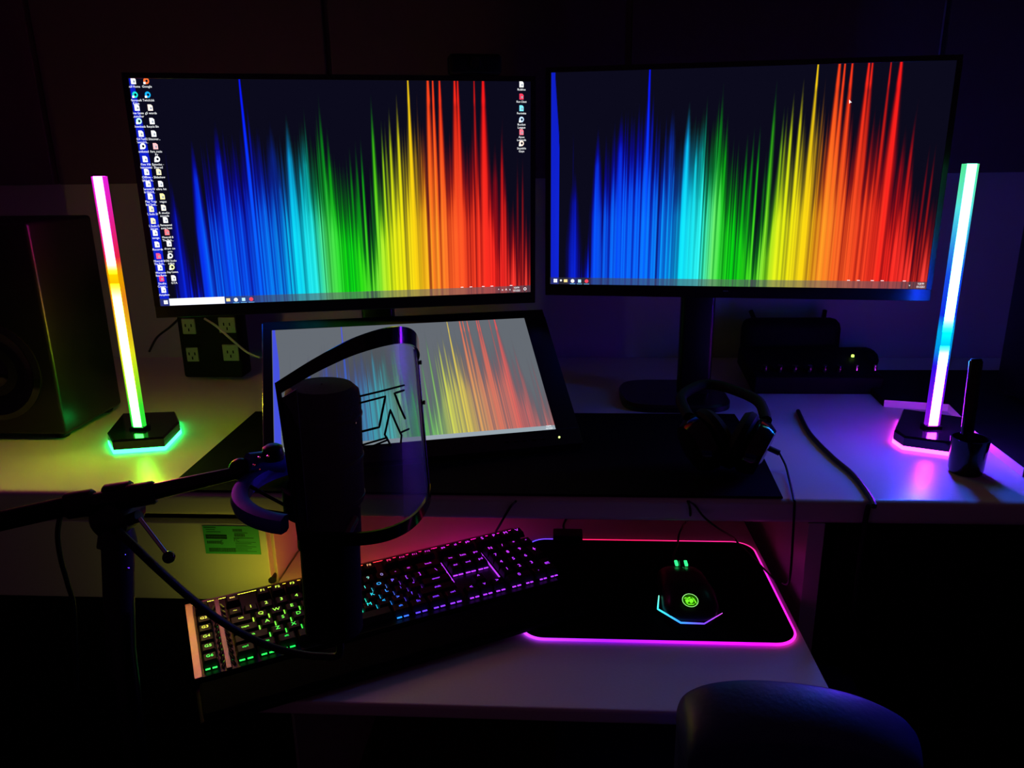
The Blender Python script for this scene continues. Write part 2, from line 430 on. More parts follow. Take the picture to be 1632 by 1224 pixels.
def monitor(pose, label, base_xy, bez=(.008, .008, .008, .019)):
    l_, r_, t_, b_ = bez
    t = thing('monitor', (base_xy[0], base_xy[1], DESK), label=label, cat='monitor', group=None)
    W, H = SW, SH
    hb = MB(); hb.X = pose
    hb.box((0, .010, -(b_ - t_) / 2), (W + l_ + r_, .017, H + t_ + b_), bev=.003)
    hb.box((0, .030, 0), (W * .62, .03, H * .62), bev=.012)
    hb.build('housing', 'black', t, True)
    bz = MB(); bz.X = pose
    zt = H / 2; zb = -H / 2
    bz.box((0, .0, zt + t_ / 2), (W + l_ + r_, .004, t_), bev=.0008); bz.box((0, .0, zb - b_ / 2), (W + l_ + r_, .004, b_), bev=.0008)
    bz.box((-W / 2 - l_ / 2, 0, 0), (l_, .004, H)); bz.box((W / 2 + r_ / 2, 0, 0), (r_, .004, H))
    bz.build('bezel', 'screen_off', t)
    sc = screen_grid(pose, W, H).build('screen', 'screen', t)
    bk = loc2w(pose, 0, .05, -.02)
    ft = Vector((base_xy[0], base_xy[1], DESK + .014))
    MB().box(((bk.x + ft.x) / 2, ft.y, (DESK + .014 + bk.z) / 2), (.06, .028, bk.z - DESK), bev=.008).build('stand_neck', 'black', t, True)
    MB().box((bk.x, (bk.y + ft.y) / 2, bk.z), (.07, abs(bk.y - ft.y) + .03, .07), bev=.01).build('mount', 'black', t)
    pl = [(ft.x + .098 * math.copysign(abs(math.cos(a)) ** .5, math.cos(a)), ft.y + .085 * math.copysign(abs(math.sin(a)) ** .5, math.sin(a))) for a in [2 * math.pi * k / 32 for k in range(32)]]
    MB().prism(pl, DESK + .0006, DESK + .014, inset=.004).build('stand_base', 'black', t, True)
    return t, sc
monL, scrL = monitor(POSE_L, 'left black monitor with rows of desktop icons down its left side', (-.325, 1.405))
monR, scrR = monitor(POSE_R, 'right black monitor showing rainbow streaks and no desktop icons', (.215, 1.39))
MB().add(*[[loc2w(POSE_R, *q) for q in ((-.012, -.0028, -.1745), (-.004, -.0028, -.1745), (-.004, -.0028, -.176), (-.012, -.0028, -.176))], [(0, 1, 2, 3)]]).build('maker_mark', 'outlet', monR)

# icons on the left display
ICM = {}
def icm(cc):
    if cc not in ICM: ICM[cc] = emis('icon_%d_%d_%d' % cc, s2l(cc), 1.2, False)
    return ICM[cc]
def iconset(pose, lst, parent, W=SW, H=SH):
    tx = MB(); groups = {}
    for (px, py, colr, shape, lab) in lst:
        u, v = uv_of(pose, W, H, px, py)
        x, z = (u - .5) * W, (v - .5) * H
        g = MB()
        if shape == 'o':
            pl = [(x + .0040 * math.cos(a), z + .0044 * math.sin(a)) for a in [2 * math.pi * k / 14 for k in range(14)]]
            g.add([loc2w(pose, p_[0], -.0009, p_[1]) for p_ in pl], [tuple(range(14))])
            c2_ = MB()
            pl = [(x + .0005 + .0017 * math.cos(a), z + .0019 * math.sin(a)) for a in [2 * math.pi * k / 10 for k in range(10)]]
            c2_.add([loc2w(pose, p_[0], -.0011, p_[1]) for p_ in pl], [tuple(range(10))])
            extra = [(c2_, (10, 14, 30))]; e2 = MB(); extra.append((e2, (255, 255, 255)))
            flat(e2, pose, x - .0042, z - .0044, x - .0012, z - .0014, -.0012)
        else:
            pl = [(x - .0034, z - .0044), (x + .0034, z - .0044), (x + .0034, z + .0022), (x + .0012, z + .0044), (x - .0034, z + .0044)]
            g.add([loc2w(pose, p_[0], -.0009, p_[1]) for p_ in pl], [tuple(range(5))])
            e2 = MB(); extra = [(e2, (150, 160, 175))]
            flat(e2, pose, x - .0004, z - .0024, x + .0022, z + .0006, -.0011)
        io = g.build('desktop_icon', icm(colr), parent)
        for k, line in enumerate(lab.split('\n')):
            vs_, fs_ = text_mesh(line, .0046)
            wd = max(abs(q.x) for q in vs_) if vs_ else 1
            kx = min(1, .0082 / wd)
            tx.add([loc2w(pose, x + q.x * kx, -.0010, z - .0078 - k * .0045 + q.y) for q in vs_], fs_)
        for e_, cc in extra: e_.build('icon_mark', icm(cc), io, root=parent)
    tx.build('icon_text', 'icon_white', parent, kind='stuff')
W_ = (255, 255, 255)
c1x = [212.7, 215.5, 218.6, 221.7, 225, 228, 231.5, 234, 236.6, 239.7, 241.6, 244.3, 247.5, 250.6, 253, 255.4, 257.8, 261]
c1y = [129, 151, 171.5, 193, 213, 233, 253.5, 274, 293, 313, 333, 352, 371, 389.5, 408, 426.5, 444, 462]
c2x = [233.3, 235.7, 239.7, 242.5, 245.3, 248, 250.8, 253.2, 256.3, 259, 260.9, 264, 266.4, 269.7, 271.5, 274.3, 276.9]
c2y = [129, 151, 171.5, 193, 213, 233, 253.5, 274, 293, 313, 331, 350.5, 370, 388, 407.5, 425.5, 443]
k1 = [(W_, 'q'), ((30, 215, 205), 'o'), (W_, 'q'), ((190, 250, 235), 'o'), (W_, 'q'), (W_, 'o'), (W_, 'q'), (W_, 'q'), (W_, 'q'), (W_, 'q'), ((255, 240, 200), 'q'), ((255, 240, 190), 'q'), (W_, 'q'), (W_, 'q'), ((255, 90, 130), 'q'), (W_, 'q'), ((255, 60, 110), 'q'), (W_, 'q')]
k2 = [((255, 110, 50), 'o'), ((20, 170, 235), 'o'), ((255, 235, 225), 'q'), (W_, 'q'), (W_, 'q'), ((255, 190, 195), 'q'), (W_, 'o'), ((255, 245, 200), 'q'), (W_, 'q'), ((255, 245, 170), 'q'), ((255, 250, 230), 'q'), (W_, 'q'), ((255, 120, 130), 'q'), (W_, 'q'), ((230, 235, 240), 'o'), ((230, 235, 170), 'o'), (W_, 'q')]
t1 = ['null Home', 'Microsoft\nEdge', 'Free Game\nLauncher', 'Downloads', 'XLN Tool32\nToontrack In...', 'unlisted', 'Five Hit\nInstrumental', 'Offline -\nSplash on Se...', 'Serenity10\nBit Glitch R...', 'Play Trap\nBeat Synth...', 'FL Studio 20', 'FL Studio 12\n64 bit', 'songs', 'Records', 'Minecraft B\nThe Path...', 'Warzone\nBase Remix', 'Studio\nCreati...', 'Amplion']
t2 = ['Google', 'Twitch.lnk', 'g5 words', 'Recycle Bin', 'Discover...', 'Parts_tracks\nPy', 'Episodes -\nShared', 'Slideshow', 'ultra hit', 'vegas', 'R studio\nsounds', 'Remastered\nsong beat', 'Minecraft B\nThe Path...', 'drum on\npro', 'OBS Studio\n64bit', 'Snap Camera', 'GTA']
lst = [(x, y, k[0], k[1], t) for x, y, k, t in zip(c1x, c1y, k1, t1)] + [(x, y, k[0], k[1], t) for x, y, k, t in zip(c2x, c2y, k2, t2)]
lst += [(831, 134.5, W_, 'q', 'Roblox'), (831, 154, (230, 60, 90), 'q', 'Riot Client'), (831, 172.5, (120, 225, 245), 'q', 'Fortnite'), (831, 190.5, (190, 215, 245), 'o', 'Rocket\nLeague'), (831, 210.5, (245, 120, 140), 'q', 'Apex\nLegends'), (831, 228.5, (250, 225, 210), 'o', 'Stumble\nGuys')]
iconset(POSE_L, lst, scrL)
def taskbar(pose, parent, search, n_off=0):
    W, H = SW, SH
    wm = MB(); zc = -H / 2 + .0057
    def q(u0, u1, z0=-.0028, z1=.0028): flat(wm, pose, -W / 2 + u0 * W, zc + z0, -W / 2 + u1 * W, zc + z1, -.0011)
    ox = search
    for i_ in (0, 1):
        for j_ in (0, 1): flat(wm, pose, -W / 2 + .0062 + i_ * .0031, zc - .0028 + j_ * .0031, -W / 2 + .0090 + i_ * .0031, zc + j_ * .0031, -.0011)
    if search:
        flat(wm, pose, -W / 2 + .0145, -H / 2 + .0003, -W / 2 + .098, -H / 2 + .0112, -.0010)
        st0 = .1035
    else:
        ring = [(-W / 2 + .0185 + .0017 * math.cos(a), zc + .0007 + .0017 * math.sin(a)) for a in [k * math.pi / 5 for k in range(10)]]
        wm.add([loc2w(pose, a_[0], -.0011, a_[1]) for a_ in ring], [tuple(range(10))])
        st0 = .0265
    wm.build('taskbar_mark', 'icon_white', parent)
    cols = [(255, 225, 150), (240, 240, 235), (190, 235, 255), (240, 70, 90)]
    for k in range(4):
        g = MB(); x = -W / 2 + st0 + k * .0118
        if k == 0: flat(g, pose, x - .003, zc - .0022, x + .003, zc + .0026, -.0011)
        elif k == 2: flat(g, pose, x - .0026, zc - .0026, x + .0026, zc + .0026, -.0011)
        else: g.add([loc2w(pose, x + .0032 * math.cos(a), -.0011, zc + .0032 * math.sin(a)) for a in [2 * math.pi * j / 12 for j in range(12)]], [tuple(range(12))])
        g.build('taskbar_icon', emis('tb_%d%d' % (search, k), s2l(cols[k]), 1.15, False), parent)
        if k:
            g = MB(); flat(g, pose, x - .0045, zc - .0053, x + .0045, zc - .0045, -.0012); g.build('taskbar_icon', emis('tbu_%d%d' % (search, k), s2l((120, 200, 255)), 1, False), parent)
    tx = MB()
    e = W / 2 - (.024 if search else .0085)
    for line, dz in (('9:38 PM', .0024), ('10/13/2021', -.0024)):
        vs_, fs_ = text_mesh(line, .0046)
        tx.add([loc2w(pose, e + q_.x * .62, -.0011, zc + dz + q_.y) for q_ in vs_], fs_)
    for k, ch in enumerate('^oAx') if search else ((0, 'v'),):
        vs_, fs_ = text_mesh(ch, .005)
        tx.add([loc2w(pose, e - (.031 if search else .0165) + k * .0065 + q_.x, -.0011, zc + q_.y) for q_ in vs_], fs_)
    if search:
        x = W / 2 - .0095
        ring = [(x + r_ * math.cos(a), zc + r_ * math.sin(a)) for r_ in (.0025, .0016) for a in [k * math.pi / 6 for k in range(12)]]
        tx.add([loc2w(pose, a_[0], -.0011, a_[1]) for a_ in ring], [(k, (k + 1) % 12, 12 + (k + 1) % 12, 12 + k) for k in range(12)])
    # tops of widgets peeping over the bar
    for uu in (.80, .825, .86, .885, .94): flat(tx, pose, -W / 2 + uu * W, -H / 2 + .0120, -W / 2 + uu * W + .0045, -H / 2 + .0129, -.0011)
    tx.build('clock_text', 'icon_white', parent)
taskbar(POSE_L, scrL, 1); taskbar(POSE_R, scrR, 0)
# mouse pointer on the right display
u, v = uv_of(POSE_R, SW, SH, 1353, 159)
x, z = (u - .5) * SW, (v - .5) * SH
MB().add([loc2w(POSE_R, x + a * 1.0, -.0012, z + b) for a, b in ((0, 0), (.0042, -.0040), (.0020, -.0042), (.0006, -.0058))], [(0, 1, 2, 3)]).build('pointer', 'icon_white', scrR)

# webcam on top of the left monitor
pc = uv_of(POSE_L, SW, SH, 757, 118)
wx = (pc[0] - .5) * SW
wc = thing('webcam', (0, 0, 0), label='black webcam clipped on the top edge of the left monitor', cat='webcam', matrix=POSE_L @ Matrix.Translation((wx, 0, SH / 2 + .008)))
mb = MB(); mb.X = POSE_L; mb.box((wx, .004, SH / 2 + .024), (.082, .03, .030), bev=.006); mb.build('body', 'matte', wc, True)
mb = MB(); mb.X = POSE_L; mb.lathe([(.008, 0), (.009, .002), (.006, .0035), (.001, .002)], 20, Matrix.Translation((wx, -.0108, SH / 2 + .025)) @ Matrix.Rotation(math.pi / 2, 4, 'X')); mb.build('lens', 'gloss', wc, True)
mb = MB(); mb.X = POSE_L; mb.box((wx, .004, SH / 2 + .0088), (.045, .026, .0012)); mb.box((wx, .026, SH / 2 - .008), (.04, .006, .034)); mb.build('clip', 'matte', wc)

# ------------------------------------------------------------------ pen display
pd = thing('pen_display', (-.24, 1.16, DESK), label='tilted pen display with washed out rainbow screen below the left monitor', cat='tablet')
mb = MB(); mb.X = POSE_T; mb.box((.012, .0085, -.006), (TW + .052, .014, TH + .048), bev=.003); mb.build('housing', 'black', pd, True)
mb = MB(); mb.X = POSE_T
mb.box((.012, 0, TH / 2 + .009), (TW + .05, .0022, .018), bev=.0005); mb.box((.012, 0, -TH / 2 - .015), (TW + .05, .0022, .030), bev=.0005)
mb.box((-TW / 2 - .007, 0, 0), (.013, .0022, TH)); mb.box((TW / 2 + .019, 0, 0), (.037, .0022, TH)); mb.build('bezel', 'screen_off', pd)
mb = MB(); mb.X = POSE_T; mb.box((-TW / 2 - .0145, .006, -.01), (.0016, .012, TH + .052), bev=.0004); mb.build('side_trim', 'chrome', pd)
scT = screen_grid(POSE_T, TW, TH, True).build('screen', 'screen_dim', pd)
tx = MB()
for line, dz in (('9:38 PM', .0024), ('10/13/2021', -.0018)):
    vs_, fs_ = text_mesh(line, .0042)
    tx.add([loc2w(POSE_T, TW / 2 - .010 + q_.x * .6, -.0012, -TH / 2 + .004 + dz + q_.y) for q_ in vs_], fs_)
tx.build('clock_text', 'icon_white', scT)
for k in range(5):
    mb = MB(); mb.X = POSE_T; mb.box((TW / 2 - .082 + k * .0145, -.0018, -TH / 2 - .016), (.007, .0016, .003), bev=.0006); mb.build('button', 'metal', pd)
mb = MB(); mb.X = POSE_T; mb.lathe([(.0015, -.001), (.0015, .0005)], 12, Matrix.Translation((TW / 2 + .0015, -.002, -TH / 2 - .016)) @ Matrix.Rotation(math.pi / 2, 4, 'X')); mb.build('power_light', emis('led_yellowgreen', (.75, 1, .25), 2.0), pd)
top = loc2w(POSE_T, 0, .02, .05)
for dx in (-.11, .12):
    a_ = loc2w(POSE_T, dx, .018, .06); b_ = Vector((a_.x + .01, a_.y + .055, DESK + .006))
    MB().tube([a_, b_], .005, 8).build('prop_leg', 'black', pd)

# ------------------------------------------------------------------ keyboard
KTH = math.radians(28.9)
kc0 = Vector((-.480, .845, 0))     # rear left corner
kx = Vector((math.cos(KTH), math.sin(KTH), 0)); ky = Vector((-kx.y, kx.x, 0))
KL, KD = .470, .150
KTILT = math.radians(4.0)
# local frame: x right, y away, origin front-left corner on the tray
org = kc0 - ky * KD; org.z = TRAY + .006
KM = Matrix.Translation(org) @ Matrix.Rotation(KTH, 4, 'Z') @ Matrix.Rotation(KTILT, 4, 'X')
kb = thing('keyboard', (0, 0, 0), label='backlit full size mechanical keyboard set at an angle on the tray', cat='keyboard', matrix=KM)
def KMB():
    b = MB(); b.X = KM; return b
KMB().box((KL / 2, KD / 2, .006), (KL, KD, .012), bev=.0015).build('case', 'matte', kb, True)
pl = KMB()
pl.box((KL / 2, KD / 2, .0128), (KL - .004, KD - .004, .0016), bev=.0004); pl.build('top_plate', 'plate', kb)
KMB().box((.0045, KD / 2, .0139), (.0085, KD - .003, .0016), bev=.0004).build('edge_frame', 'brushed', kb)
U_ = .0190
def kcol(u, v):
    """LED colour by place on the keyboard: u across 0..1, v front 0 .. rear 1"""
    us = [0, .12, .30, .42, .50, .56, .62, .72, 1]
    tops = [(255, 205, 110), (255, 220, 110), (250, 240, 70), (255, 190, 30), (255, 120, 20), (255, 30, 20), (245, 30, 120), (225, 40, 225), (190, 50, 240)]
    bots = [(20, 235, 90), (10, 235, 80), (0, 235, 90), (0, 225, 190), (10, 160, 255), (70, 60, 255), (105, 50, 255), (150, 45, 255), (165, 50, 250)]
    mids = [(250, 240, 90), (215, 240, 70), (90, 240, 60), (60, 235, 120), (30, 160, 230), (120, 60, 235), (160, 50, 240), (170, 50, 245), (185, 60, 245)]
    def at(t): return np.array([np.interp(u, us, [q[i] for q in t]) for i in range(3)])
    c = at(bots) * (1 - v * 2) + at(mids) * v * 2 if v < .5 else at(mids) * (2 - v * 2) + at(tops) * (v * 2 - 1)
    return tuple(c)
EM = {}
def kem(u, v, k=1.6):
    c = kcol(u, v); key = tuple(int(x // 12) for x in c) + (k,)
    if key not in EM: EM[key] = emis('led_%d_%d_%d' % key[:3], s2l(c), k)
    return EM[key]
CAPM = {}
def cap_mesh(w_):
    k = round(w_, 2)
    if k in CAPM: return CAPM[k]
    W = w_ * U_ - .0014; D = U_ - .0014; H = .0085; t = .0022
    lv = [(W, D, 0), (W, D, .001), (W - 2 * t * .75, D - 2 * t, H - .0008), (W - 2 * t - .001, D - 2 * t - .001, H)]
    vs = []
    for a, b, z in lv: vs += [(-a / 2, -b / 2, z), (a / 2, -b / 2, z), (a / 2, b / 2, z), (-a / 2, b / 2, z)]
    fs = [(i * 4 + j, i * 4 + (j + 1) % 4, i * 4 + 4 + (j + 1) % 4, i * 4 + 4 + j) for i in range(3) for j in range(4)] + [(12, 13, 14, 15), (3, 2, 1, 0)]
    me = bpy.data.meshes.new('keycap'); me.from_pydata(vs, [], fs); me.materials.append(M['keycap'])
    CAPM[k] = me; return me
leak = {}
def key(x, y, w_, legend, h=1):
    """x,y centre in metres in the keyboard frame"""
    o = bpy.data.objects.new('keycap', cap_mesh(w_)); COL.objects.link(o); o.parent = kb
    o.location = (x, y, .0165)
    if h != 1: o.scale = (1, h, 1)
    u, v = x / KL, y / KD
    if legend:
        n = len(legend); sz = .0085 if n <= 1 else (.0068 if n == 2 else .0052)
        vs, fs = text_mesh(legend, sz)
        me = bpy.data.meshes.new('legend'); me.from_pydata([(q.x, q.y + .001 / h, .0087) for q in vs], [], fs)
        me.materials.append(kem(u, v, 2.2))
        lg = bpy.data.objects.new('legend', me); COL.objects.link(lg); lg.parent = o
x0 = .010
colM = x0 + U_ * .5
ys = [.0115 + U_ * .5 + r * U_ for r in range(5)] + [.0115 + U_ * 6.05]
# rows from the front: 0 bottom .. 4 number row, 5 function row
for k in range(6):
    key(colM, ys[k] if k < 5 else ys[5], 1, 'G%d' % (6 - k))
xm = x0 + 1.95 * U_
rows = [
    [('ctrl', 1.25), ('win', 1.25), ('alt', 1.25), ('', 6.25), ('alt', 1.25), ('fn', 1.25), ('mn', 1.25), ('ctrl', 1.25)],
    [('shift', 2.25)] + [(c, 1) for c in 'ZXCVBNM'] + [('<', 1), ('>', 1), ('?', 1), ('shift', 2.75)],
    [('caps', 1.75)] + [(c, 1) for c in 'ASDFGHJKL'] + [(':', 1), ('"', 1), ('enter', 2.25)],
    [('tab', 1.5)] + [(c, 1) for c in 'QWERTYUIOP'] + [('[', 1), (']', 1), ('\\', 1.5)],
    [('~', 1)] + [(c, 1) for c in '1234567890'] + [('-', 1), ('=', 1), ('back', 2)],
    [('esc', 1), (None, 1)] + [('F%d' % k, 1) for k in (1, 2, 3, 4)] + [(None, .5)] + [('F%d' % k, 1) for k in (5, 6, 7, 8)] + [(None, .5)] + [('F%d' % k, 1) for k in (9, 10, 11, 12)]]
for r, row in enumerate(rows):
    x = xm
    for lab, w_ in row:
        if lab is not None: key(x + w_ * U_ / 2, ys[r], w_, lab)
        x += w_ * U_
xn = xm + 15.25 * U_
for r, ls in ((5, ('ps', 'sl', 'pb')), (4, ('ins', 'hm', 'pu')), (3, ('del', 'end', 'pd')), (1, (None, '^', None)), (0, ('<', 'v', '>'))):
    for k, l_ in enumerate(ls):
        if l_: key(xn + (k + .5) * U_, ys[r], 1, l_)
xp = xn + 3.25 * U_
for r, ls in ((4, 'N/*-'), (3, '789'), (2, '456'), (1, '123'), (5, 'SPMV')):
    for k, l_ in enumerate(ls): key(xp + (k + .5) * U_, ys[r], 1, l_)
key(xp + U_, ys[0], 2, '0'); key(xp + 2.5 * U_, ys[0], 1, '.')
key(xp + 3.5 * U_, (ys[3] + ys[2]) / 2, 1, '+', 2.0); key(xp + 3.5 * U_, (ys[1] + ys[0]) / 2, 1, 'ent', 2.0)
# light leaking between key groups: lit strips of the switch plate
def leakbar(xa, xb, ya, yb, k=1.5, z=.0142, nm='light_gap'):
    u, v = (xa + xb) / 2 / KL, (ya + yb) / 2 / KD
    KMB().box(((xa + xb) / 2, (ya + yb) / 2, z), (xb - xa, yb - ya, .001)).build(nm, kem(u, v, k), kb)
yb0 = ys[0] - U_ / 2 - .0010
for xx, n_ in ((x0, 1), (xm, 1.2), (xm + 1.3 * U_, 1.2), (xm + 2.55 * U_, 1.2), (xm + 10.0 * U_, 1.2), (xm + 11.3 * U_, 1.2), (xm + 12.6 * U_, 1.2), (xm + 13.8 * U_, 1.2), (xn, 1), (xn + U_, 1), (xn + 2 * U_, 1), (xp, 1), (xp + 1.1 * U_, .8), (xp + 2.2 * U_, .8), (xp + 3.1 * U_, .8)):
    for q in (0, 1): leakbar(xx + .003 + q * .0075 * n_, xx + .003 + q * .0075 * n_ + .0052 * n_, yb0 - .0016, yb0, 2.0, .0166)
leakbar(xn - .0034, xn - .0018, ys[2] - .005, ys[4] + .008, 1.6, .0155); leakbar(xp - .0034, xp - .0016, ys[1] - .0, ys[4] + .008, 1.6, .0155)
for k in range(3):
    for q in (0, 1): leakbar(xn + k * U_ + .002 + q * .008, xn + k * U_ + .0085 + q * .008, ys[2] + U_ * .42, ys[2] + U_ * .50, 1.9, .0155)
# small LED leaks beside the letter keys
for r in (1, 2, 3):
    for k in range(1, 13):
        xx = xm + (k + (1.25, .75, .5)[r - 1]) * U_
        leakbar(xx - .0007, xx + .0007, ys[r] - .001, ys[r] + .0065, 1.4, .017)
# divider strip with chrome ribs that imitate light leaks, between macro keys and main block
dv = KMB(); xd = x0 + 1.47 * U_
dv.box((xd, KD / 2, .0142), (.006, KD - .008, .0025), bev=.0006); dvo = dv.build('divider_strip', 'brushed', kb)
rb = KMB()
for k in range(11):
    for s_ in (-1, 1):
        T = KM @ Matrix.Translation((xd + s_ * .0052, .014 + k * .0115, .0150)) @ Matrix.Rotation(s_ * .35, 4, 'Z') @ Matrix.Rotation(s_ * .5, 4, 'Y')
        b = MB(); b.box((0, 0, 0), (.0028, .0105, .001), M4=T); rb.v += b.v; k0 = len(rb.f); rb.f += [tuple(i + len(rb.v) - 8 for i in f) for f in b.f]
rb.build('leak_rib', 'chrome', dvo)
# status lights and rear light edge
for xx in (.115, .131): KMB().box((xx, KD - .006, .0142), (.003, .0022, .001)).build('status_light', emis('led_red%d' % int(xx * 1000), (1, .03, .02), 1.2), kb)
# rear light edge: colour along its length
le = MB(); n = 40; cols = []
KE = [(0, (225, 235, 80)), (.22, (225, 225, 45)), (.38, (255, 120, 40)), (.50, (255, 60, 40)), (.62, (255, 15, 85)), (.80, (245, 10, 150)), (1, (235, 10, 185))]
lc = []
for i in range(n + 1):
    t = i / n; x = .003 + (KL - .006) * t
    c = [np.interp(t, [q[0] for q in KE], [q[1][j] for q in KE]) for j in range(3)]
    for (yy, zz) in ((KD + .0004, .0030), (KD + .0022, .0030), (KD + .0022, .0118), (KD + .0004, .0118)):
        le.v.append(KM @ Vector((x, yy, zz))); lc.append((*s2l(c), 1))
for i in range(n):
    for j in range(4): le.f.append((i * 4 + j, (i + 1) * 4 + j, (i + 1) * 4 + (j + 1) % 4, i * 4 + (j + 1) % 4))
le.c = lc
le.build('light_edge', emis_attr('rear_light_edge', KBACK), kb)
KMB().box((KL / 2, KD + .0012, .0132), (KL, .0032, .0016), bev=.0004).build('rear_lip', 'brushed', kb)
for fx in (.03, KL - .05):
    KMB().box((min(fx, KL - .13), KD - .02, -.004), (.03, .012, .014), bev=.002).build('foot', 'rubber', kb)
    KMB().box((min(fx, KL - .13), .012, -.0012), (.03, .012, .003), bev=.001).build('foot', 'rubber', kb)
# wrist rest
WM = Matrix.Translation(org) @ Matrix.Rotation(KTH, 4, 'Z')
wr = thing('wrist_rest', (0, 0, 0), label='black padded wrist rest along the front of the keyboard', cat='wrist rest', matrix=WM)
mb = MB(); mb.X = WM; mb.box((KL / 2, -.036, .0025), (KL, .066, .008), bev=.003); mb.build('base', 'matte', wr, True)
mb = MB(); mb.X = WM; mb.box((KL / 2, -.036, .0085), (KL - .008, .060, .009), bev=.004); mb.build('cushion', 'cloth', wr, True)

# ------------------------------------------------------------------ mouse pad
px0, px1, py0, py1 = -.046, .298, .830, 1.090
def rrect(x0, x1, y0, y1, r, n=8):
    out = []
    for cx, cy, a0 in ((x1 - r, y1 - r, 0), (x0 + r, y1 - r, 90), (x0 + r, y0 + r, 180), (x1 - r, y0 + r, 270)):
        for k in range(n + 1):
            a = math.radians(a0 + 90 * k / n); out.append((cx + r * math.cos(a), cy + r * math.sin(a)))
    return out
padr = .030
mp = thing('mouse_pad', (.126, .96, TRAY), label='black mouse pad with glowing pink and purple rim on the tray', cat='mouse pad')
MB().prism(rrect(px0, px1, py0, py1, padr), TRAY + .0004, TRAY + .0036, inset=.0005).build('surface', 'pad', mp)
ring = rrect(px0, px1, py0, py1, padr, 10); dense = []
for i in range(len(ring)):
    a, b = Vector(ring[i]), Vector(ring[(i + 1) % len(ring)]); k = max(1, int((b - a).length / .012))
    dense += [a.lerp(b, j / k) for j in range(k)]
def padcol(p):
    t = (p.x - px0) / (px1 - px0); s = (p.y - py0) / (py1 - py0)
    if s > .9:
        tab = [(0, (85, 60, 255)), (.14, (120, 60, 250)), (.2, (255, 30, 90)), (.5, (255, 25, 90)), (.8, (235, 35, 130)), (1, (235, 35, 130))]; a = t
    elif s < .1:
        tab = [(0, (190, 60, 255)), (.3, (150, 25, 245)), (.6, (185, 20, 250)), (.85, (225, 15, 235)), (1, (250, 40, 190))]; a = t
    elif t > .5: tab = [(0, (250, 30, 210)), (.6, (225, 30, 205)), (1, (235, 35, 140))]; a = s
    else: tab = [(0, (200, 70, 255)), (1, (90, 60, 255))]; a = s
    return s2l([np.interp(a, [q[0] for q in tab], [q[1][j] for q in tab]) for j in range(3)])
rm = MB(); nr = 8; lc = []; nd = len(dense)
for i, p_ in enumerate(dense):
    tg = (dense[(i + 1) % nd] - dense[i - 1]).normalized(); nn = Vector((tg.y, -tg.x))
    cc = (*padcol(p_), 1)
    for k in range(nr):
        a = 2 * math.pi * k / nr
        rm.v.append(Vector((p_.x + nn.x * .0018 * math.cos(a), p_.y + nn.y * .0018 * math.cos(a), TRAY + .0024 + .0018 * math.sin(a)))); lc.append(cc)
for i in range(nd):
    j = (i + 1) % nd
    for k in range(nr): rm.f.append((i * nr + k, j * nr + k, j * nr + (k + 1) % nr, i * nr + (k + 1) % nr))
rm.c = lc; rm.build('light_rim', emis_attr('pad_light_rim', PADRIM), mp, True)
cb = onz(905, 868, TRAY)
MB().box((cb.x, py1 + .002, TRAY + .0095), (.046, .024, .012), bev=.002).build('control_box', 'black', mp, True)
MB().tube(smooth_path([(cb.x - .002, py1 + .012, TRAY + .008), (cb.x - .006, py1 + .05, TRAY + .004), (cb.x + .01, 1.20, TRAY + .004), (cb.x + .03, 1.27, TRAY + .004)]), .0018, 8).build('power_lead', 'rubber', mp, True)

# ------------------------------------------------------------------ mouse
mo = Vector((.172, .922, TRAY + .0038)); mrz = 0.0
ms = thing('gaming_mouse', mo, mrz, label='black gaming mouse with glowing green round emblem and coloured rear strip', cat='mouse')
MM = Matrix.Translation(mo) @ Matrix.Rotation(mrz, 4, 'Z')
ML = [(-.065, .022, .012), (-.058, .031, .024), (-.045, .0375, .034), (-.020, .038, .040), (.010, .034, .037), (.035, .033, .029), (.055, .031, .020), (.066, .027, .013)]
mb = MB(); mb.X = MM; NS = 20; vs = []; fs = []
for (y_, w_, h_) in ML:
    for k in range(NS + 1):
        a = math.pi * k / NS
        ca, sa = math.cos(a), math.sin(a)
        vs.append((-w_ * math.copysign(abs(ca) ** .65, ca), y_, .001 + h_ * abs(sa) ** .75))
for i in range(len(ML) - 1):
    for k in range(NS): fs.append((i * (NS + 1) + k, (i + 1) * (NS + 1) + k, (i + 1) * (NS + 1) + k + 1, i * (NS + 1) + k + 1))
fs.append(tuple(range(NS + 1))); fs.append(tuple(reversed([(len(ML) - 1) * (NS + 1) + k for k in range(NS + 1)])))
for i in range(len(ML) - 1): fs.append((i * (NS + 1), (i * (NS + 1)) + NS, (i + 1) * (NS + 1) + NS, (i + 1) * (NS + 1)))
mb.add(vs, fs); mb.build('body', 'black', ms, True)
# seam between buttons, wheel
mb = MB(); mb.X = MM; mb.tube([(0, .064, .0165), (0, .050, .0245), (0, .03, .0335), (0, .012, .0385)], .0009, 6); mb.build('button_seam', 'gloss', ms)
mb = MB(); mb.X = MM; mb.lathe([(.006, -.0035), (.0095, -.003), (.0095, .003), (.006, .0035)], 24, Matrix.Translation((0, .042, .026)) @ Matrix.Rotation(math.pi / 2, 4, 'Y')); whl = mb.build('scroll_wheel', 'rubber', ms, True)
mb = MB(); mb.X = MM
for s_ in (-.0066, .0066): mb.box((s_, .045, .0305), (.0042, .012, .003), bev=.0008)
mb.build('wheel_light', emis('led_green', (.03, 1, .22), 1.6), ms)
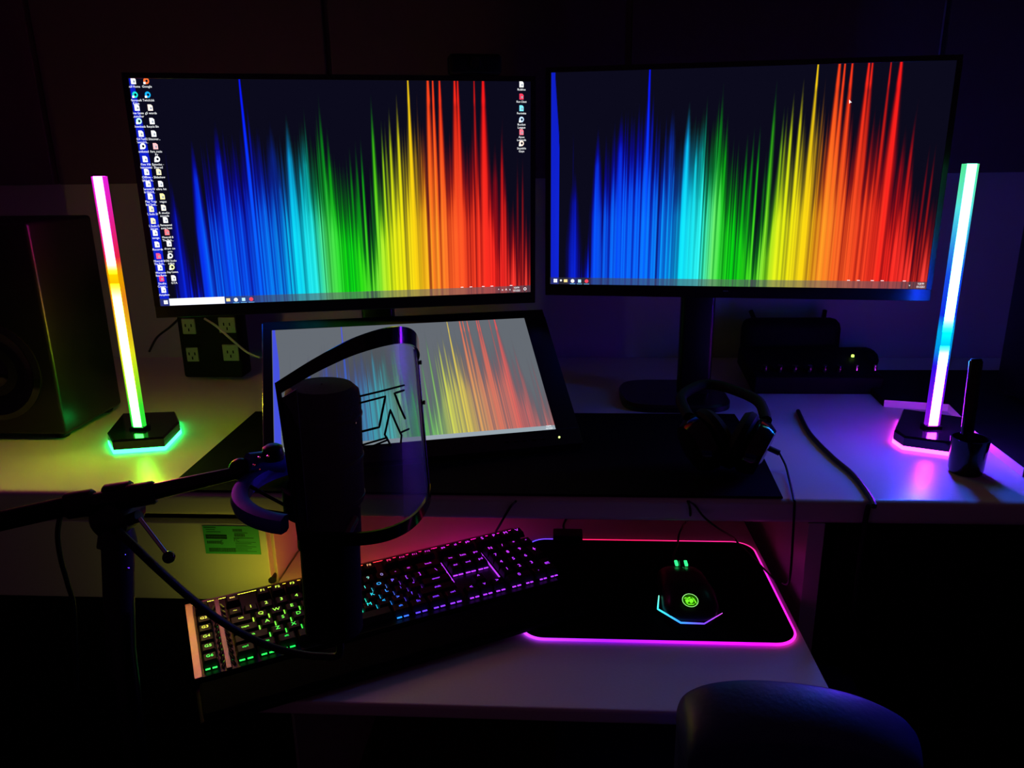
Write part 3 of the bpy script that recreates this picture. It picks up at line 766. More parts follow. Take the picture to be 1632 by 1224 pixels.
# rear light strip: polyline low round the tail
pts = [MM @ Vector(q) for q in ((-.0385, -.022, .020), (-.0425, -.044, .014), (-.0170, -.0705, .012), (.0120, -.0715, .012), (.0380, -.052, .015))]
pc_ = [(120, 255, 200), (60, 225, 240), (50, 140, 255), (110, 60, 255), (225, 80, 240)]
dn = []; lc = []
for i in range(4):
    for k in range(6):
        dn.append(pts[i].lerp(pts[i + 1], k / 6)); lc += [(*s2l([pc_[i][j] * (1 - k / 6) + pc_[i + 1][j] * k / 6 for j in range(3)]), 1)] * 6
dn.append(pts[-1]); lc += [(*s2l(pc_[-1]), 1)] * 6
mb = MB().tube(dn, .0009, 6, rr=[.0005 + .0007 * math.sin(math.pi * min(1, max(0, (i + 2) / len(dn)))) for i in range(len(dn))]); mb.c = lc
mb.build('tail_light', emis_attr('mouse_tail_light', 1.7), ms)
# the emblem: ring and a dragon head shape made of strokes
ec = onz(1100, 957, TRAY + .0415)
tl = Matrix.Translation(ec) @ Matrix.Rotation(mrz, 4, 'Z') @ Matrix.Rotation(math.radians(22), 4, 'X')
mg = emis('emblem_green', (.16, 1, .02), 1.3)
mb = MB(); n = 32; r0, r1 = .0093, .0101
mb.add([tl @ Vector((r * math.cos(a), r * math.sin(a), .0004)) for r in (r0, r1) for a in [2 * math.pi * k / n for k in range(n)]], [(k, (k + 1) % n, n + (k + 1) % n, n + k) for k in range(n)])
emb = mb.build('emblem', emis('emblem_ring', (.35, 1, .25), 1.2), ms)
mb = MB()
for poly in ([(-.0075, .0022), (-.0060, .0044), (-.0030, .0036), (-.0005, .0052), (.0012, .0046), (.0002, .0030), (-.0022, .0022), (-.0052, .0026)],
             [(-.0062, .0010), (-.0030, .0018), (-.0015, .0006), (-.0022, -.0024), (-.0040, -.0044), (-.0058, -.0030)],
             [(-.0012, .0014), (.0016, .0030), (.0040, .0004), (.0034, -.0028), (.0006, -.0046), (-.0014, -.0024)],
             [(.0020, .0052), (.0052, .0026), (.0070, -.0020), (.0074, -.0052), (.0058, -.0034), (.0046, .0002)],
             [(-.0062, -.0040), (-.0020, -.0054), (.0030, -.0054), (.0056, -.0042), (.0030, -.0066), (-.0030, -.0068)]):
    mb.add([tl @ Vector((x, y, .0004)) for x, y in poly], [tuple(range(len(poly)))])
mb.build('emblem_dragon', mg, emb)
mb = MB(); n = 32
mb.add([tl @ Vector((.0092 * math.cos(a), .0092 * math.sin(a), .0001)) for a in [2 * math.pi * k / n for k in range(n)]], [tuple(range(n))])
mb.build('emblem_disc', emis('emblem_back', (.01, .09, .0), 1.0), emb)
MB().tube(smooth_path([MM @ Vector((0, .066, .010)), MM @ Vector((-.002, .10, .0065)), onz(1080, 866, TRAY + .0065), onz(1082, 852, TRAY + .004), onz(1086, 843, TRAY + .006), ony(1093, 832, 1.02), ony(1100, 822, EY + .002), ony(1099, 807, EY - .003), onz(1096, 799, DESK + .006)]), .0016, 8).build('cable', 'rubber', ms, True)

# ------------------------------------------------------------------ light bars
def lightbar(name_label, foot, topz, base_poly, ctab, glowcol, splay=0):
    t = thing('light_bar', (foot.x, foot.y, DESK), label=name_label, cat='lamp')
    hz = .016
    MB().prism(base_poly, DESK + .0062, DESK + .0062 + hz, inset=.003).build('base', 'gloss', t)
    n = len(base_poly); cx = sum(p[0] for p in base_poly) / n; cy = sum(p[1] for p in base_poly) / n
    MB().prism([(cx + (p[0] - cx) * 1.02, cy + (p[1] - cy) * 1.02) for p in base_poly], DESK + .0006, DESK + .0058).build('underglow', emis('underglow', glowcol, GLOW), t)
    z0, z1 = DESK + .024, topz
    MB().box((foot.x, foot.y + .001, DESK + .024), (.026, .02, .008), bev=.002).build('socket', 'gloss', t)
    def strip(hw, d0, d1, ycen, k, nm, gain):
        mb = MB(); lc = []; n = 60
        for i in range(n + 1):
            f = i / n; z = z0 + (z1 - z0) * f
            c = [np.interp(f, [q[0] for q in ctab], [q[1][j] for q in ctab]) for j in range(3)]
            if gain is None: mx_ = max(c); c = [x_ / mx_ for x_ in c]
            kk = np.interp(f, [q[0] for q in ctab], [q[2] for q in ctab]) if gain else 1
            for (xx, yy) in ((-hw, d0), (hw, d0), (hw, d1), (-hw, d1)):
                mb.v.append(Vector((foot.x + xx, foot.y + yy, z))); lc.append((c[0] * kk, c[1] * kk, c[2] * kk, 1))
        for i in range(n):
            for j in range(4): mb.f.append((i * 4 + j, i * 4 + (j + 1) % 4, i * 4 + 4 + (j + 1) % 4, i * 4 + 4 + j))
        mb.f.append((3, 2, 1, 0)); mb.f.append(tuple(n * 4 + j for j in range(4)))
        mb.c = lc; return mb.build(nm, emis_attr(nm, k), t)
    strip(.0062, -.006, .0052, 0, STICK, 'tube_core', True)
    strip(.0108, -.0030, .0030, 0, .8, 'halo_diffuser', None)  # glowing diffuser sleeve, widened to stand in for the halo round the tube
    MB().box((foot.x, foot.y + .0068, (z0 + z1) / 2), (.0098, .003, z1 - z0), bev=.0005).build('back_rail', 'black', t)
    return t
fl = onz(223, 686, DESK + .02); fl.z = 0
tl_ = ony(158, 281, fl.y)
bl = [onz(px, py, DESK + .012).xy[:] for px, py in ((172, 697), (180, 712), (262, 706), (287, 680), (281, 664), (197, 667))]
CL = [(0, (.03, 1, .06), 1.2), (.10, (.05, 1, .04), 1.3), (.22, (.45, 1, .016), 2.8), (.38, (1, .70, .014), 4), (.54, (1, .30, .014), 3.5), (.60, (1, .42, .0), .05), (.645, (1, .40, .0), .07), (.69, (1, .02, .05), 2.6), (.82, (1, .018, .30), 3.2), (1, (.95, .018, .85), 3.2)]
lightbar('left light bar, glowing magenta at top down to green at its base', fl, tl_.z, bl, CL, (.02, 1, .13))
fr = onz(1484, 684, DESK + .02); fr.z = 0
tr_ = ony(1547, 261, fr.y)
br = [onz(px, py, DESK + .012).xy[:] for px, py in ((1424, 694), (1440, 705), (1530, 717), (1545, 700), (1535, 674), (1438, 660))]
CR = [(0, (.40, .013, 1), 4), (.12, (.17, .006, 1), 9), (.26, (.02, .006, 1), 13), (.33, (.0, .40, 1), .06), (.39, (.0, .5, 1), .09), (.45, (.006, .03, 1), 13), (.60, (.012, .10, 1), 6), (.76, (.035, .35, .6), 1.5), (.88, (.045, .35, .25), 1), (1, (.045, .4, .16), 1)]
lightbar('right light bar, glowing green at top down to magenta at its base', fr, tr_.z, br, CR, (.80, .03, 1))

# white board on the right carrying the speaker
bp = [onz(px, py, DESK + .009).xy[:] for px, py in ((1409, 641), (1512, 648), (1556, 693), (1632, 751))]
bp = bp + [(.93, .99), (1.2, .99), (1.2, 1.55), (.60, 1.55)]
MB().prism(bp, DESK + .0004, DESK + .013, inset=.001).build('x', 'matte')
RB = bpy.data.objects['x']; bpy.data.objects.remove(RB)
RB = thing('riser_board', (1.0, 1.2, DESK))
MB().prism(bp, DESK + .0004, DESK + .013).build('board', 'matte', RB)
ed_ = MB()
for a_, b_ in zip(bp[:3], bp[1:4]):
    A_, B_ = Vector(a_), Vector(b_); d_ = (B_ - A_).normalized(); n_ = Vector((d_.y, -d_.x)) * .0012
    ed_.prism([tuple(A_ + n_), tuple(B_ + n_), tuple(B_), tuple(A_)], DESK + .0004, DESK + .0134)
ed_.build('edge_band', 'white_desk', RB)
tag(RB, 'low board with a white edge under the right speaker, edge lit pink', 'board')

# ------------------------------------------------------------------ speakers
def speaker(x, y, z, wdt, dep, hgt, rz, label):
    T = Matrix.Translation((x, y, z)) @ Matrix.Rotation(rz, 4, 'Z')
    t = thing('speaker', (x, y, z), rz, label=label, cat='speaker')
    mb = MB(); mb.X = T; mb.box((0, 0, hgt / 2 + .008), (wdt, dep, hgt), bev=.006); mb.build('cabinet', 'black', t, True)
    for nm, zz, r in (('woofer', hgt * .34, wdt * .34), ('tweeter', hgt * .78, wdt * .16)):
        D = T @ Matrix.Translation((0, -dep / 2 + .001, zz)) @ Matrix.Rotation(math.pi / 2, 4, 'X')
        mb = MB(); mb.lathe([(r * 1.15, 0), (r * 1.15, .004), (r * 1.02, .007), (r * .95, .003), (r * .4, -.0), (r * .3, .004), (.001, .008)], 36, D, caps=False); mb.build(nm, 'gloss', t, True)
    for sx in (-1, 1):
        for sy in (-1, 1):
            mb = MB(); mb.lathe([(.010, 0), (.012, .004), (.010, .009)], 16, T @ Matrix.Translation((sx * (wdt / 2 - .02), sy * (dep / 2 - .02), 0))); mb.build('foot', 'rubber', t, True)
speaker(-.915, 1.235, DESK + .0004, .21, .17, .345, 0, 'black speaker at the left end of the desk beside the light bar')
speaker(.905, 1.32, DESK + .0134, .21, .16, .36, 0, 'black speaker at the right end of the desk on the white board')

# ------------------------------------------------------------------ outlet tower
ot = thing('outlet_tower', (-.71, 1.50, DESK), label='black upright power strip with white outlets below left monitor', cat='power strip')
MB().box((-.71, 1.515, DESK + .13), (.125, .05, .24), bev=.006).build('housing', 'matte', ot, True)
for (px, py, w_, h_) in ((301, 520, 22, 26), (362, 518, 28, 26), (307, 565, 20, 24), (368, 562, 27, 28)):
    q = ony(px, py, 1.489); s_ = 1.5 / F
    o = MB().box((q.x, 1.489, q.z), (w_ * s_, .004, h_ * s_), bev=.0015).build('outlet', 'outlet', ot)
    mb = MB()
    for dx, dz in ((-.006, .002), (.006, .002), (0, -.007)): mb.box((q.x + dx, 1.4867, q.z + dz), (.0025, .001, .006))
    mb.build('slot', 'matte', o)
MB().tube(smooth_path([ony(326, 508, 1.46), ony(345, 520, 1.45), ony(370, 542, 1.44), ony(395, 562, 1.43), ony(415, 570, 1.42)]), .0022, 8).build('cable', 'white_cable', None, True)
tag([o for o in bpy.data.objects if o.name.startswith('cable') and o.parent is None][0], 'thin white cable drooping from the outlets behind the pen display', 'cable')

def cable(pts, r, label, group=None, mt='rubber', name='cable', n=8):
    o = MB().tube(smooth_path(pts), r, n).build(name, mt, None, True)
    return tag(o, label, 'cable', group)
cable([ony(285, 508, 1.55), ony(270, 522, 1.58), ony(250, 538, 1.62), ony(238, 560, 1.66)], .0025, 'thin black cable hanging on the wall left of the outlets')
cable([onz(1272, 655, DESK + .004), onz(1290, 690, DESK + .004), onz(1325, 727, DESK + .004), onz(1358, 755, DESK + .004), onz(1380, 782, DESK + .004), onz(1393, 806, DESK + .004), Vector((.405, .944, DESK - .012)), Vector((.402, .940, DESK - .12)), Vector((.40, .938, DESK - .5))], .0036, 'thick black cable crossing the white desk to its front edge')
# strap hanging beside the pedestal under the desk
cable([Vector((-.345, 1.12, DESK - .04)), onz(462, 852, TRAY + .012), onz(446, 878, TRAY + .008), onz(437, 903, TRAY + .006), onz(434, 925, TRAY + .006)], .0058, 'flat black cable bundle beside the drawer pedestal on the tray')
cable([onz(822, 799, DESK + .006), ony(815, 806, EY - .003), ony(806, 820, EY - .006), ony(798, 834, EY - .004), ony(791, 846, EY + .03), onz(790, 850, TRAY + .024)], .0016, 'thin black cable falling from the desk edge to the keyboard')
cable([onz(1098, 799, DESK + .006), ony(1108, 806, EY - .003), ony(1122, 824, EY - .006), ony(1145, 842, EY - .003), onz(1168, 856, TRAY + .02), onz(1177, 866, TRAY + .0064), onz(1196, 885, TRAY + .0062), onz(1216, 905, TRAY + .0062), onz(1236, 926, TRAY + .002)], .0014, 'thin black cable drooping from desk edge over the mouse pad back right corner')

# ------------------------------------------------------------------ headset
hs = thing('headset', (.25, 1.09, DESK + .0035), label='black headset with ear cups lying on the desk mat', cat='headphones')
def cup(c, tilt, rz, nm):
    T = Matrix.Translation(c) @ Matrix.Rotation(rz, 4, 'Z') @ Matrix.Rotation(tilt, 4, 'Y')
    mb = MB(); mb.lathe([(.020, -.020), (.034, -.018), (.040, -.008), (.041, .004), (.036, .010)], 36, T); o = mb.build('ear_cup', 'gloss', hs, True)
    mb = MB(); mb.lathe([(.038, .010), (.043, .014), (.044, .022), (.038, .030), (.027, .029), (.024, .020), (.001, .016)], 36, T, caps=False); mb.build('ear_cushion', 'matte', hs, True)
    return T
cr_ = onz(1200, 712, DESK + .047); cl_ = onz(1118, 706, DESK + .047)
TR = cup(cr_, math.radians(-70), math.radians(-25), 'r'); TL = cup(cl_, math.radians(70), math.radians(20), 'l')
a = cr_ + Vector((.012, 0, .035)); b = cl_ + Vector((-.012, 0, .035))
arc = [a + Vector((.006, .01, .0)), a + Vector((.008, .07, .01)), a.lerp(b, .25) + Vector((0, .125, .012)), a.lerp(b, .5) + Vector((0, .14, .012)), a.lerp(b, .75) + Vector((0, .125, .012)), b + Vector((-.008, .07, .01)), b + Vector((-.006, .01, 0))]
MB().tube(smooth_path(arc), .008, 10).build('headband', 'matte', hs, True)
for cc in (a, b): MB().tube([cc + Vector((0, .005, .004)), cc + Vector((0, .002, -.03))], .005, 8).build('yoke', 'metal', hs, True)
jk = onz(1229, 712, DESK + .03); j2 = onz(1242, 722, DESK + .022)
MB().tube([jk - Vector((.008, 0, 0)), j2], .0042, 10).build('cable_boot', 'rubber', hs, True)
MB().tube(smooth_path([j2, onz(1252, 742, DESK + .010), onz(1258, 765, DESK + .0045), onz(1265, 795, DESK + .0035), Vector((.312, EY - .002, DESK - .012)), Vector((.313, EY - .008, DESK - .11)), Vector((.313, EY + .02, DESK - .135))]), .0016, 8).build('cable', 'rubber', hs, True)

# ------------------------------------------------------------------ audio mixer at the back right
y_ = 1.42
ma, mbb = ony(1200, 640, y_), ony(1405, 640, y_)
mx = thing('audio_mixer', ((ma.x + mbb.x) / 2, y_ + .06, DESK), label='low black audio mixer with a row of small knobs behind the headset', cat='mixer')
cxm = (ma.x + mbb.x) / 2; wdm = mbb.x - ma.x
T = Matrix.Translation((cxm, y_ + .075, DESK + .028)) @ Matrix.Rotation(math.radians(9), 4, 'X')
MB().box((0, 0, 0), (wdm, .15, .036), bev=.004, M4=T).build('body', 'matte', mx, True)
for k in range(6):
    q = ony(1216 + k * 23.6, 620, y_ + .02)
    MB().lathe([(.0062, 0), (.0058, .012), (.0048, .014)], 16, Matrix.Translation((q.x, y_ + .02, DESK + .0388)) @ Matrix.Rotation(math.radians(9), 4, 'X')).build('knob', 'gloss', mx, True)
for px, py in ((1362, 615), (1391, 617)):
    q = ony(px, py, y_ + .03); MB().lathe([(.004, 0), (.0035, .010)], 12, Matrix.Translation((q.x, y_ + .03, DESK + .040))).build('knob', 'chrome', mx, True)
q = ony(1356, 594, y_ + .09)
MB().lathe([(.0028, 0), (.0028, .004), (.001, .005)], 12, Matrix.Translation((q.x, y_ + .09, DESK + .0505))).build('power_light', emis('led_lime', (.55, 1, .12), 2.2), mx)
# dark rounded boxes behind (router and a bag-like shape)
rt_ = thing('router', (.50, 1.60, DESK), label='black rounded router standing against the wall below the right monitor', cat='router')
qa = ony(1262, 508, 1.6); qb = ony(1300, 540, 1.6)
MB().box((.485, 1.605, (DESK + .001 + qa.z) / 2 + .0005), (.20, .05, qa.z - DESK - .001), bev=.02).build('body', 'matte', rt_, True)
MB().box((.615, 1.60, (DESK + .001 + qb.z - .02) / 2), (.10, .06, qb.z - DESK - .022), bev=.02).build('side_box', 'matte', rt_, True)
for dx in (-.07, .07): MB().tube([(.485 + dx, 1.62, DESK + .10), (.485 + dx * 1.1, 1.635, qa.z + .01)], .005, 8).build('antenna', 'black', rt_, True)

# ------------------------------------------------------------------ pen cup and brush
pcx = onz(1538, 752, DESK)
cup_ = thing('pen_cup', (pcx.x, pcx.y, DESK), label='small black cup on the right of the desk with a stylus standing in it', cat='cup')
h = .052
MB().lathe([(.021, .0006), (.0225, .006), (.0235, .03), (.025, h), (.0225, h), (.0205, .008), (.001, .007)], 36, Matrix.Translation((pcx.x, pcx.y, DESK)), caps=False).build('body', 'gloss', cup_, True)
b0 = Vector((pcx.x - .004, pcx.y, DESK + .012)); b1 = ony(1556, 574, pcx.y + .004)
dirn = (b1 - b0)
sty = thing('stylus', b0, label='tall flat black stylus standing in the pen cup', cat='stylus')
nn_ = dirn.normalized(); sx_ = Vector((1, 0, 0)); sx_ = (sx_ - nn_ * sx_.dot(nn_)).normalized(); sy_ = nn_.cross(sx_)
Tm = Matrix(((sx_.x, sy_.x, nn_.x, 0), (sx_.y, sy_.y, nn_.y, 0), (sx_.z, sy_.z, nn_.z, 0), (0, 0, 0, 1)))
T = Matrix.Translation(b0 + dirn / 2) @ Tm
MB().box((0, 0, 0), (.0165, .008, dirn.length), bev=.0025, M4=T).build('shaft', 'gloss', sty, True)
T = Matrix.Translation(b1 + nn_ * .0008) @ Tm
MB().box((0, 0, 0), (.013, .006, .003), bev=.001, M4=T).build('end_cap', 'metal', sty, True)

# ------------------------------------------------------------------ microphone, pop filter, shock mount, boom
MY = .62
mt_ = ony(513, 612, MY); mbm = ony(533, 1000, MY)
ax = (mt_ - mbm); L = ax.length; an = ax.normalized()
def frame(o, z):
    x = Vector((1, 0, 0)); x = (x - z * x.dot(z)).normalized(); y = z.cross(x)
    m_ = Matrix(((x.x, y.x, z.x, o.x), (x.y, y.y, z.y, o.y), (x.z, y.z, z.z, o.z), (0, 0, 0, 1))); return m_
MT = frame(mbm, an)
mic = thing('microphone', mbm, label='large black condenser microphone in front of the tilted pen display', cat='microphone')
MB().lathe([(.022, -.004), (.0265, 0), (.0268, L * .36), (.0285, L * .37), (.0285, L * .55)], 48, MT).build('body', 'matte', mic, True)
mb = MB().lathe([(.0315, L * .55), (.0325, L * .56), (.0325, L * .94), (.031, L * .975), (.026, L * .995), (.001, L * 1.0)], 48, MT, caps=False); mb.build('grille', 'grille', mic, True)
for f_ in (.565, .72, .88): MB().lathe([(.0326, L * f_), (.0333, L * f_ + .0008), (.0333, L * f_ + .0026), (.0326, L * f_ + .0034)], 48, MT, caps=False).build('band', 'black', mic, True)
for k in range(6):
    q = MT @ Vector((.0328 * math.cos(-.35), .0328 * math.sin(-.35), L * (.55 + k * .065)))
    MB().lathe([(.0009, 0), (.0009, .0006)], 8, Matrix.Translation(q) @ Matrix.Rotation(math.pi / 2, 4, 'Y')).build('rivet', 'chrome', mic)
# shock mount
smc = mbm + an * (L * .52)
sm = thing('shock_mount', smc, label='dark blue shock mount ring round the microphone', cat='microphone mount')
ST = frame(ony(512, 781, MY), an)
mb = MB(); prof = [(.062, -.006), (.066, -.0075), (.075, -.006), (.0765, 0), (.075, .006), (.068, .0075), (.062, .006), (.062, -.006)]
nr_ = 44; m0 = len(prof)
for k in range(nr_ + 1):
    a_ = math.radians(118 + (262 - 118) * k / nr_)
    for r_, z_ in prof: mb.v.append(ST @ Vector((r_ * math.cos(a_), r_ * math.sin(a_), z_)))
for k in range(nr_):
    for j in range(m0 - 1): mb.f.append((k * m0 + j, k * m0 + j + 1, (k + 1) * m0 + j + 1, (k + 1) * m0 + j))
mb.f.append(tuple(reversed(range(m0 - 1)))); mb.f.append(tuple(nr_ * m0 + j for j in range(m0 - 1)))
mb.build('ring', 'blue_metal', sm, True)
for k in range(3):
    a_ = math.radians(135 + 50 * k)
    p0 = ST @ Vector((.064 * math.cos(a_), .064 * math.sin(a_), .004)); p1 = ST @ Vector((.030 * math.cos(a_ + .3), .030 * math.sin(a_ + .3), -.012))
    MB().tube([p0, p1], .0016, 8).build('elastic_cord', 'rubber', sm, True)
MB().lathe([(.029, -.020), (.0335, -.018), (.0335, .006), (.029, .008)], 40, ST, caps=False).build('inner_ring', 'matte', sm, True)
ca = ony(450, 738, MY + .045); cb_ = ony(395, 737, MY + .02)
MB().tube([ca, ca.lerp(cb_, .5) + Vector((0, 0, .001)), cb_], .012, 14, rr=[.010, .0105, .0088]).build('arm_bracket', 'blue_metal', sm, True)
kn = ony(435, 719, MY + .03); MB().lathe([(.009, -.008), (.010, -.002), (.009, .004), (.006, .006)], 20, Matrix.Translation(kn)).build('knob', 'black', sm, True)
bj = ony(383, 748, MY + .02); mb = MB(); mb.lathe([(.0105 * math.cos(t_), .0105 * math.sin(t_)) for t_ in [math.radians(-85 + 17 * k) for k in range(11)]], 24, Matrix.Translation(bj)); mb.build('ball_joint', 'black', sm, True)
for (px, py) in ((413, 729), (427, 727), (413, 748), (405, 741)):
    q = ony(px, py, MY - .0 + .008); MB().lathe([(.0012, 0), (.001, .001)], 8, Matrix.Translation(q) @ Matrix.Rotation(math.pi / 2, 4, 'X')).build('screw', 'chrome', sm)

# pop filter: wrap-round mesh screen behind the microphone
pf = thing('pop_filter', smc, label='wrap round mesh pop filter with black rim behind the microphone', cat='pop filter')
topp = [(442, 610, .565), (470, 592, .558), (500, 573, .553), (530, 556, .552), (560, 541, .555), (590, 530, .562), (615, 523.5, .572), (635, 521.5, .586), (650, 525, .604), (659, 533, .625), (663, 545, .650), (662, 556, .672)]
botp = [(478, 858, .565), (492, 862, .558), (512, 865, .553), (535, 867, .552), (560, 868, .555), (590, 866, .562), (618, 860, .572), (643, 849, .586), (661, 835, .604), (674, 818, .625), (682, 800, .650), (683, 785, .672)]
TPp = smooth_path([ony(*q) for q in topp], 4); BTp = smooth_path([ony(*q) for q in botp], 4)
def sheet(tops, bots, f0, f1, n):
    mb = MB(); cols_ = len(tops)
    for j in range(n + 1):
        f = f0 + (f1 - f0) * j / n
        for a_, b_ in zip(tops, bots): mb.v.append(a_.lerp(b_, f))
    for j in range(n):
        for i in range(cols_ - 1): mb.f.append((j * cols_ + i, j * cols_ + i + 1, (j + 1) * cols_ + i + 1, (j + 1) * cols_ + i))
    return mb
mesh_m = bpy.data.materials.new('perforated_metal'); mesh_m.use_nodes = True
nt = mesh_m.node_tree; b = nt.nodes['Principled BSDF']; b.inputs['Base Color'].default_value = (.30, .28, .38, 1); b.inputs['Metallic'].default_value = .9; b.inputs['Roughness'].default_value = .42
tr = nt.nodes.new('ShaderNodeBsdfTransparent'); mxn = nt.nodes.new('ShaderNodeMixShader')
mxn.inputs[0].default_value = .36
nt.links.new(tr.outputs[0], mxn.inputs[1]); nt.links.new(b.outputs[0], mxn.inputs[2]); nt.links.new(mxn.outputs[0], nt.nodes['Material Output'].inputs[0])
sheet(TPp, BTp, .04, .96, 10).build('mesh_screen', mesh_m, pf, True)
q0 = 29
sheet([p + Vector((-.0022, .001, 0)) for p in TPp[q0:]], [p + Vector((-.0022, .001, 0)) for p in BTp[q0:]], .06, .94, 10).build('fold_glint_mesh', mesh_m, pf, True)  # extra strip added at the fold to strengthen its band of reflected light
def thick_band(tops, bots, f0, f1, th, name, mt):
    mb = MB(); n = len(tops)
    for i in range(n):
        tg = (tops[min(i + 1, n - 1)] - tops[max(0, i - 1)]); nr_ = Vector((-tg.y, tg.x, 0)).normalized() * th
        p0, p1 = tops[i].lerp(bots[i], f0), tops[i].lerp(bots[i], f1)
        mb.v += [p0, p0 + nr_, p1 + nr_, p1]
    for i in range(n - 1):
        for j in range(4): mb.f.append((i * 4 + j, (i + 1) * 4 + j, (i + 1) * 4 + (j + 1) % 4, i * 4 + (j + 1) % 4))
    mb.f.append((3, 2, 1, 0)); mb.f.append(tuple((n - 1) * 4 + j for j in range(4)))
    return mb.build(name, mt, pf, True)
thick_band(TPp, BTp, -.004, .072, -.0025, 'top_rim', 'gloss')
thick_band(TPp, BTp, .935, 1.0, -.0025, 'bottom_rim', 'gloss')
# right-hand vertical frame, left-hand bracket
MB().tube([TPp[-1], TPp[-1].lerp(BTp[-1], .5), BTp[-1]], .0022, 8).build('side_frame', 'black', pf, True)
for f_ in (.09, .36): 
    q = TPp[-1].lerp(BTp[-1], f_) + Vector((.0025, 0, 0)); MB().lathe([(.002, 0), (.002, .002)], 10, Matrix.Translation(q) @ Matrix.Rotation(math.pi / 2, 4, 'Y')).build('screw', 'black', pf)
MB().tube([TPp[0], TPp[0].lerp(BTp[0], .5), BTp[0]], .0022, 8).build('side_frame', 'black', pf, True)
a_, b_ = TPp[0].lerp(BTp[0], .10), TPp[0].lerp(BTp[0], .92)
MBx = MB(); MBx.v = [a_, TPp[4].lerp(BTp[4], .10), BTp[4].lerp(TPp[4], .08), b_]; MBx.v += [p + Vector((0, .002, 0)) for p in MBx.v]
MBx.f = [(0, 1, 2, 3), (7, 6, 5, 4), (0, 4, 5, 1), (1, 5, 6, 2), (2, 6, 7, 3), (3, 7, 4, 0)]
MBx.build('left_bracket', 'black', pf)
MB().tube([BTp[14] + Vector((0, .003, .003)), Vector((BTp[14].x, MY - .030, BTp[14].z + .004))], .004, 8).build('post', 'black', pf)
# printed emblem lines on the mesh
def onsheet(px, py):
    best = None
    for i in range(len(TPp) - 1):
        a_, b_, c_ = TPp[i], TPp[i + 1], BTp[i]
        nrm = (b_ - a_).cross(c_ - a_)
        if nrm.length < 1e-9: continue
        p = onplane(px, py, a_, nrm.normalized())
        # column test by plan position
        d = (b_.xy - a_.xy); t_ = (p.xy - a_.xy).dot(d) / d.length_squared
        dd = max(0, -t_, t_ - 1)
        if best is None or dd < best[0]: best = (dd, p)
    return best[1] - Vector((0, .0012, 0))
def cz(x, y): return (400 + x / 5.1, 480 + y / 5.1)
lines = [[(885, 770), (1065, 727), (1245, 680)], [(885, 825), (1095, 770), (1070, 895), (1045, 1020), (905, 1055)], [(1245, 720), (1170, 745), (1210, 850), (1255, 950)],
         [(1140, 1170), (1090, 1080), (1112, 980), (1135, 880), (1175, 975), (1215, 1065), (1285, 1035)], [(1215, 1065), (1226, 1085), (1220, 1150)], [(905, 1165), (1110, 1105)], [(950, 1190), (1110, 1125)]]
lg = MB()
for ln in lines:
    P_ = []
    for a_, b_ in zip(ln[:-1], ln[1:]):
        for k in range(6): P_.append(onsheet(*cz(a_[0] + (b_[0] - a_[0]) * k / 6, a_[1] + (b_[1] - a_[1]) * k / 6)))
    P_.append(onsheet(*cz(*ln[-1])))
    lg.tube(P_, .0009, 6)
lg.build('emblem_lines', 'matte', pf)

# boom arm and stand
BY = .60
bs = thing('boom_stand', (0, 0, 0), matrix=Matrix.Translation(Vector((ony(195, 1224, .5).x, .5, 0))), label='black boom arm stand at the left holding the microphone', cat='microphone stand')
A0 = ony(385, 752, MY + .018); A1 = ony(235, 786, BY); A2 = ony(110, 806, BY - .02); A3 = ony(-20, 835, BY - .05)
MB().tube([A0, A1], .0072, 14, rr=[.0058, .0078]).build('boom_rod', 'metal', bs, True)
MB().tube([A1, A2], .0075, 14).build('boom_rod', 'black', bs, True)
MB().tube([A2, A3], .0085, 14).build('boom_rod', 'matte', bs, True)
for q, r_ in ((ony(225, 788, BY), .0105), (ony(190, 791, BY), .0125), (ony(128, 803, BY - .015), .0115)):
    d_ = (A1 - A2).normalized(); MB().tube([q - d_ * .012, q - d_ * .010, q + d_ * .010, q + d_ * .012], r_, 18, rr=[r_ * .85, r_, r_, r_ * .85]).build('collar', 'rubber', bs, True)
jc = ony(188, 820, BY)
MB().lathe([(.012, -.020), (.017, -.016), (.0185, 0), (.017, .016), (.012, .020)], 24, Matrix.Translation(jc) @ Matrix.Rotation(math.pi / 2, 4, 'X')).build('swivel', 'black', bs, True)
P0 = ony(185, 830, BY - .005); P1 = ony(192, 1035, .565); P2 = Vector((P1.x - .004, .5, .02))
MB().tube([P0, ony(187, 868, BY - .01), ony(188, 872, BY - .01), P1.lerp(P0, .3)], .0145, 18, rr=[.013, .0165, .0135, .0125]).build('clutch', 'rubber', bs, True)
MB().tube([ony(188, 870, BY - .01), P1, P2], .0125, 18).build('pole', 'metal', bs, True)
for (px, py) in ((197, 884), (203, 905)):
    q = ony(px, py, BY - .026); MB().lathe([(.0022, 0), (.0018, .002)], 10, Matrix.Translation(q) @ Matrix.Rotation(math.pi / 2, 4, 'X')).build('screw', 'chrome', bs)
h0 = ony(205, 824, BY - .015); h1 = ony(268, 886, BY - .02)
MB().tube([ony(198, 832, BY - .01), ony(222, 822, BY - .012)], .0052, 12).build('handle_hub', 'metal', bs, True)
MB().tube([ony(222, 826, BY - .014), h1], .0018, 10).build('handle_rod', 'chrome', bs, True)
MB().lathe([(.0055 * math.cos(t_) + .00001, .0055 * math.sin(t_)) for t_ in [math.radians(-90 + 18 * k) for k in range(11)]], 20, Matrix.Translation(ony(269, 888, BY - .02))).build('handle_ball', 'gloss', bs, True)
bx = Vector((P2.x, .5, .012))
MB().lathe([(.14, .0006), (.14, .008), (.13, .014), (.02, .022), (.016, .05)], 40, Matrix.Translation((bx.x, .5, 0))).build('base', 'matte', bs, True)
